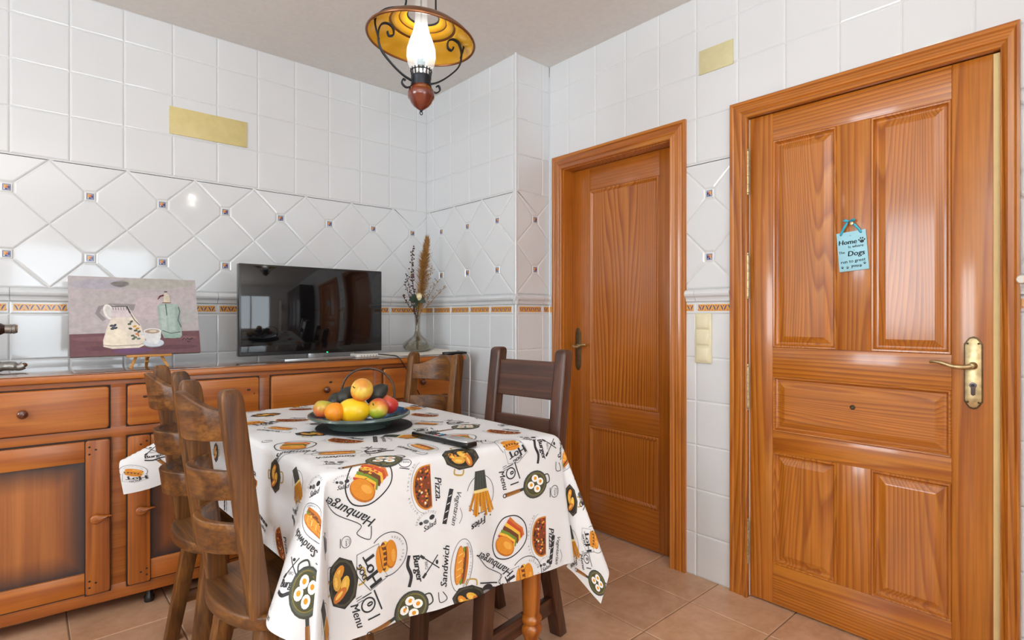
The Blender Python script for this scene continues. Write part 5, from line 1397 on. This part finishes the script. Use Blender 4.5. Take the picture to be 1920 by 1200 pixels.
base_az = math.atan2(-.62, -.78)
armp = [(.030, -.138), (.060, -.125), (.098, -.096), (.132, -.058), (.141, -.015), (.132, .018), (.112, .028), (.094, .018), (.092, -.004), (.106, -.010), (.112, .002)]
lowp = [(.030, -.132), (.034, -.155), (.050, -.163), (.064, -.152), (.060, -.138), (.052, -.142)]
for k, az in enumerate((math.radians(166), math.radians(-14), math.radians(57.9))):
    ca, sa = math.cos(az), math.sin(az); up_ = (-sa, ca, 0)
    m = MB()
    m.tube(spline([(r * ca, r * sa, z) for r, z in armp], 7), 1, 8, 0, None, (.0058, .0026, up_))
    m.tube(spline([(r * ca, r * sa, z) for r, z in lowp], 6), 1, 8, 0, None, (.0052, .0024, up_))
    m.tube(spline([(r * ca, r * sa, z) for r, z in [(.138, -.03), (.150, .03), (.120, .07), (.075, .09), (.053, .10), (.050, .18), (.050, ZC - LZ - .03)]], 7), .0032, 8)
    m.build('scroll_arm', iron, lm)
MB().lathe([(0, ZC - LZ - .002), (.062, ZC - LZ - .002), (.062, ZC - LZ - .02), (.05, ZC - LZ - .03), (0, ZC - LZ - .034)], 28).build('ceiling_canopy', iron, lm)

# ------------------------------------------------------------------ small things on the walls
cream = mat('cream_plastic', 'E2DABA', .4, 0, .1)
sw = thing('light_switch', 'cream vertical three-gang light switch between the two doors', 'light switch', (XR, 1.2985, 1.0885), PI / 2)
MB().box(-.0405, .0405, .0, .010, -.113, .113, 0, .004, None, 3).build('plate', cream, sw)
for k in range(3):
    z = (k - 1) * .0735
    m = MB().box(-.032, .032, .008, .0125, z - .0335, z + .0335, 0, .0015); m.build('frame', cream, sw)
    M = Matrix.Translation((0, .0125, z)) @ Matrix.Rotation(.05, 4, 'X'); MB().box(-.0275, .0275, -.003, .0035, -.028, .028, 0, .0025, M).build('rocker', cream, sw)
yel = mat('yellow_plate', 'D3C387', .5, 0, .1, .05, 25)
cp = MB().box(-.181, .181, .0, .006, -.0685, .0685, 0, .0015).build('cover_plate', yel); cp.location = (.723, YB, 2.165); cp.rotation_euler = (0, 0, PI)
tag(cp, 'wide plain yellow cover plate high on the back wall', 'cover plate')
cp2 = MB().box(-.080, .080, .0, .006, -.0545, .0545, 0, .0015).build('cover_plate', mat('pale_yellow_plate', 'CFC79A', .5, 0, .1, .05, 25)); cp2.location = (XR, 1.2395, 2.335); cp2.rotation_euler = (0, 0, PI / 2)
tag(cp2, 'small pale yellow cover plate above the light switch, between the doors', 'cover plate')
ds = MB(); ds.lathe([(0, 0), (.014, 0), (.014, .012), (.011, .019), (0, .021)], 24, 0, Matrix.Rotation(-PI / 2, 4, 'X')); ds = ds.build('wall_bumper', mat('white_rubber', 'E8E4DA', .5))
ds.location = (XR - .0165, .2335, 1.30); ds.rotation_euler = (0, 0, PI / 2); tag(ds, 'round white bumper at the right edge of the big door frame', 'door bumper')

# hanging sign
sg = thing('hanging_sign', 'pale blue tilted wooden sign with lettering hanging on the big door', 'sign')
sg.matrix_world = Matrix.Translation((XR - .003, .7005, 1.4295)) @ Matrix.Rotation(-PI / 2, 4, 'Z') @ Matrix.Rotation(-R_(4.4), 4, 'Y')
# local frame: X to the viewer's right, Z up, -Y towards the viewer
SWD, SHT = .098, .146
A = Art(); tcx = '1E2A34'
A.text('Home', -.013, .027, .0245, tcx, 0, .12, bold=.0007); A.text('Is where', .013, .012, .0145, tcx, 0, .0, bold=.0002)
A.text('The', -.035, -.006, .013, tcx, .02, 0, bold=.0002); A.text('Dogs', .012, -.018, .027, tcx, 0, .15, bold=.0007)
A.text('run to greet', .0, -.042, .0165, tcx, .03, .05, bold=.0002); A.text('you', .004, -.060, .0165, tcx, .0, 0, bold=.0003)
for px, py, s in ((.034, .034, .95), (-.037, -.058, .42), (-.020, -.060, .42), (.023, -.058, .42), (.037, -.050, .42)):
    A.ell(px, py - .003 * s, .0075 * s, .006 * s, tcx, 0, 14, 0)
    for dx, dy in ((-.0095, .003), (-.0035, .009), (.0035, .009), (.0095, .003)): A.ell(px + dx * s, py + dy * s, .0026 * s, .0036 * s, tcx, -dx * 40, 9, 0)
A.L += 1
for px, py in ((-.002, .058), (.006, .002)): A.ell(px, py, .0028, .0028, '7FD0CC', 0, 10, 0)
for px in (-.034, .034): A.ell(px, .064, .0026, .0026, '1A2028', 0, 10, 0)
sm_ = MB(); sm_.box(-SWD / 2, SWD / 2, .0, .005, -SHT / 2, SHT / 2, 0, .001)
cs_ = sorted({t_[1] for t_ in A.t}); A.emit(sm_, lambda x, y, h: (x, -h, y), {c: i + 1 for i, c in enumerate(cs_)}, .0004, .0001)
board = sm_.build('sign_board', [mat('pale_blue_paint', 'A6DDEE', .5, 0, .1, .03, 60)] + [mat('sign_' + c, c, .5) for c in cs_], sg, 30, weld=False)
rbm = mat('turquoise_ribbon', '18A6C4', .4, 0, .2, .15, 80)
def ribbon(pts, w, name):
    P = spline(pts, 8); m = MB(); m.tube(P, 1, 8, 0, None, (w, .0006, (1, 0, .2))); return m.build(name, rbm, sg)
ribbon([(-.034, -.001, .064), (-.022, -.004, .085), (-.006, -.006, .108)], .0042, 'ribbon')
ribbon([(.034, -.001, .064), (.023, -.004, .085), (.006, -.006, .108)], .0042, 'ribbon')
ribbon([(-.003, -.008, .109), (-.012, -.010, .116), (-.019, -.008, .117)], .005, 'ribbon_bow')
ribbon([(.003, -.008, .109), (.012, -.010, .113), (.019, -.008, .111)], .005, 'ribbon_bow')
hkk = MB(); hkk.lathe([(0, 0), (.006, 0), (.0055, .004), (.003, .006), (.003, .012), (.0065, .014), (.006, .018), (0, .019)], 14, 0, Matrix.Rotation(-PI / 2, 4, 'X'))
hkk = hkk.build('door_hook', brass); hkk.location = (XR + .004, .7, 1.531); hkk.rotation_euler = (0, 0, PI / 2); tag(hkk, 'tiny brass knob holding the blue sign on the big door', 'hook')
# ------------------------------------------------------------------ furniture behind the camera, seen only as reflections in the television
cab = thing('tall_cabinet', 'tall dark wooden cabinet against the right wall, reflected in the television', 'cabinet', (XR, -1.0, 0), PI / 2)
dw = wood('cabinet_wood', 'z', '2A150C', '3E2214', '4A2A18', across=6, rings=6, contrast=.6, rough=.35)
MB().box(-.75, .9, .03, .40, .0, 2.2, 0, .004).build('carcass', dw, cab)
for k in range(3):
    d = MB().box(-.74 + k * .545, -.74 + k * .545 + .537, .40, .42, .08, 2.18, 0, .004).build('cabinet_door', dw, cab)
    MB().ell((-.74 + k * .545 + (.50 if k % 2 == 0 else .03), .432, 1.1), (.014, .014, .014), 12, 8).build('knob', brass, d)
fr = thing('white_fridge', 'white fridge behind the camera, reflected in the television', 'fridge', (XR - .35, -2.17, 0), 0)
MB().box(-.3, .3, -.3, .26, .0, 1.75, 0, .02).build('body', white, fr)
for z0, z1 in ((.05, 1.15), (1.17, 1.74)):
    d = MB().box(-.3, .3, .262, .30, z0, z1, 0, .012).build('fridge_door', white, fr)
    MB().box(-.27, -.245, .30, .33, z0 + .1, z0 + .4, 0, .006).build('handle', mat('fridge_grey', '8A8C90', .35, .5), d)

# ------------------------------------------------------------------ camera and light
cam = bpy.data.cameras.new('camera'); co = bpy.data.objects.new('camera', cam); col.objects.link(co)
co.location = (0, 0, 1.188); co.rotation_euler = (PI / 2, 0, -.7235)
cam.sensor_width = 36; cam.lens = 1036.58 / 1920 * 36; cam.shift_y = -7.22 / 1920; cam.clip_start = .02
bpy.context.scene.camera = co
def area(name, loc, rot, sx, sy, power, c):
    l = bpy.data.lights.new(name, 'AREA'); l.shape = 'RECTANGLE'; l.size = sx; l.size_y = sy; l.energy = power; l.color = c
    o = bpy.data.objects.new(name, l); col.objects.link(o); o.location = loc; o.rotation_euler = rot; return o
LPOW = .78
area('daylight_balcony', ((WIN_B[0] + WIN_B[1]) / 2, YF - .13, (WIN_B[2] + WIN_B[3]) / 2), (PI / 2, 0, 0), WIN_B[1] - WIN_B[0], WIN_B[3] - WIN_B[2], 80 * LPOW, (.94, .97, 1))
area('daylight_window', (XL - .13, (WIN_L[0] + WIN_L[1]) / 2, (WIN_L[2] + WIN_L[3]) / 2), (PI / 2, 0, -PI / 2), WIN_L[1] - WIN_L[0], WIN_L[3] - WIN_L[2], 110 * LPOW, (.94, .97, 1))
area('ceiling_fill', (-1.0, -.9, 1.5), (PI, 0, 0), 1.6, 1.6, 185 * LPOW, (.95, .98, 1))  # added fill lamp behind the camera, aimed up to brighten the ceiling
pl = bpy.data.lights.new('lamp_bulb', 'POINT'); pl.energy = 7; pl.color = (1, .9, .74); pl.shadow_soft_size = .02
po = bpy.data.objects.new('lamp_bulb', pl); col.objects.link(po); po.location = (LX, LYY, LZ + .012)
sc = bpy.context.scene
w = bpy.data.worlds.new('daylight'); sc.world = w; w.use_nodes = True
nt = w.node_tree; nt.nodes.clear(); bg = nt.nodes.new('ShaderNodeBackground'); ow = nt.nodes.new('ShaderNodeOutputWorld'); sk = nt.nodes.new('ShaderNodeTexSky')
sk.sky_type = 'HOSEK_WILKIE'; sk.turbidity = 4; sk.sun_direction = (.5, .3, .8)
mx = nt.nodes.new('ShaderNodeMix'); mx.data_type = 'RGBA'; mx.inputs[0].default_value = .6; mx.inputs[7].default_value = (.9, .95, 1, 1)
nt.links.new(sk.outputs[0], mx.inputs[6]); nt.links.new(mx.outputs[2], bg.inputs[0]); bg.inputs[1].default_value = 1.0; nt.links.new(bg.outputs[0], ow.inputs[0])
sc.view_settings.view_transform = 'Standard'; sc.view_settings.look = 'None'; sc.view_settings.exposure = 0; sc.view_settings.gamma = 1
sc.cycles.max_bounces = 10; sc.cycles.diffuse_bounces = 5; sc.cycles.glossy_bounces = 4; sc.cycles.transparent_max_bounces = 12; sc.cycles.sample_clamp_indirect = 6; sc.cycles.caustics_reflective = False; sc.cycles.caustics_refractive = False
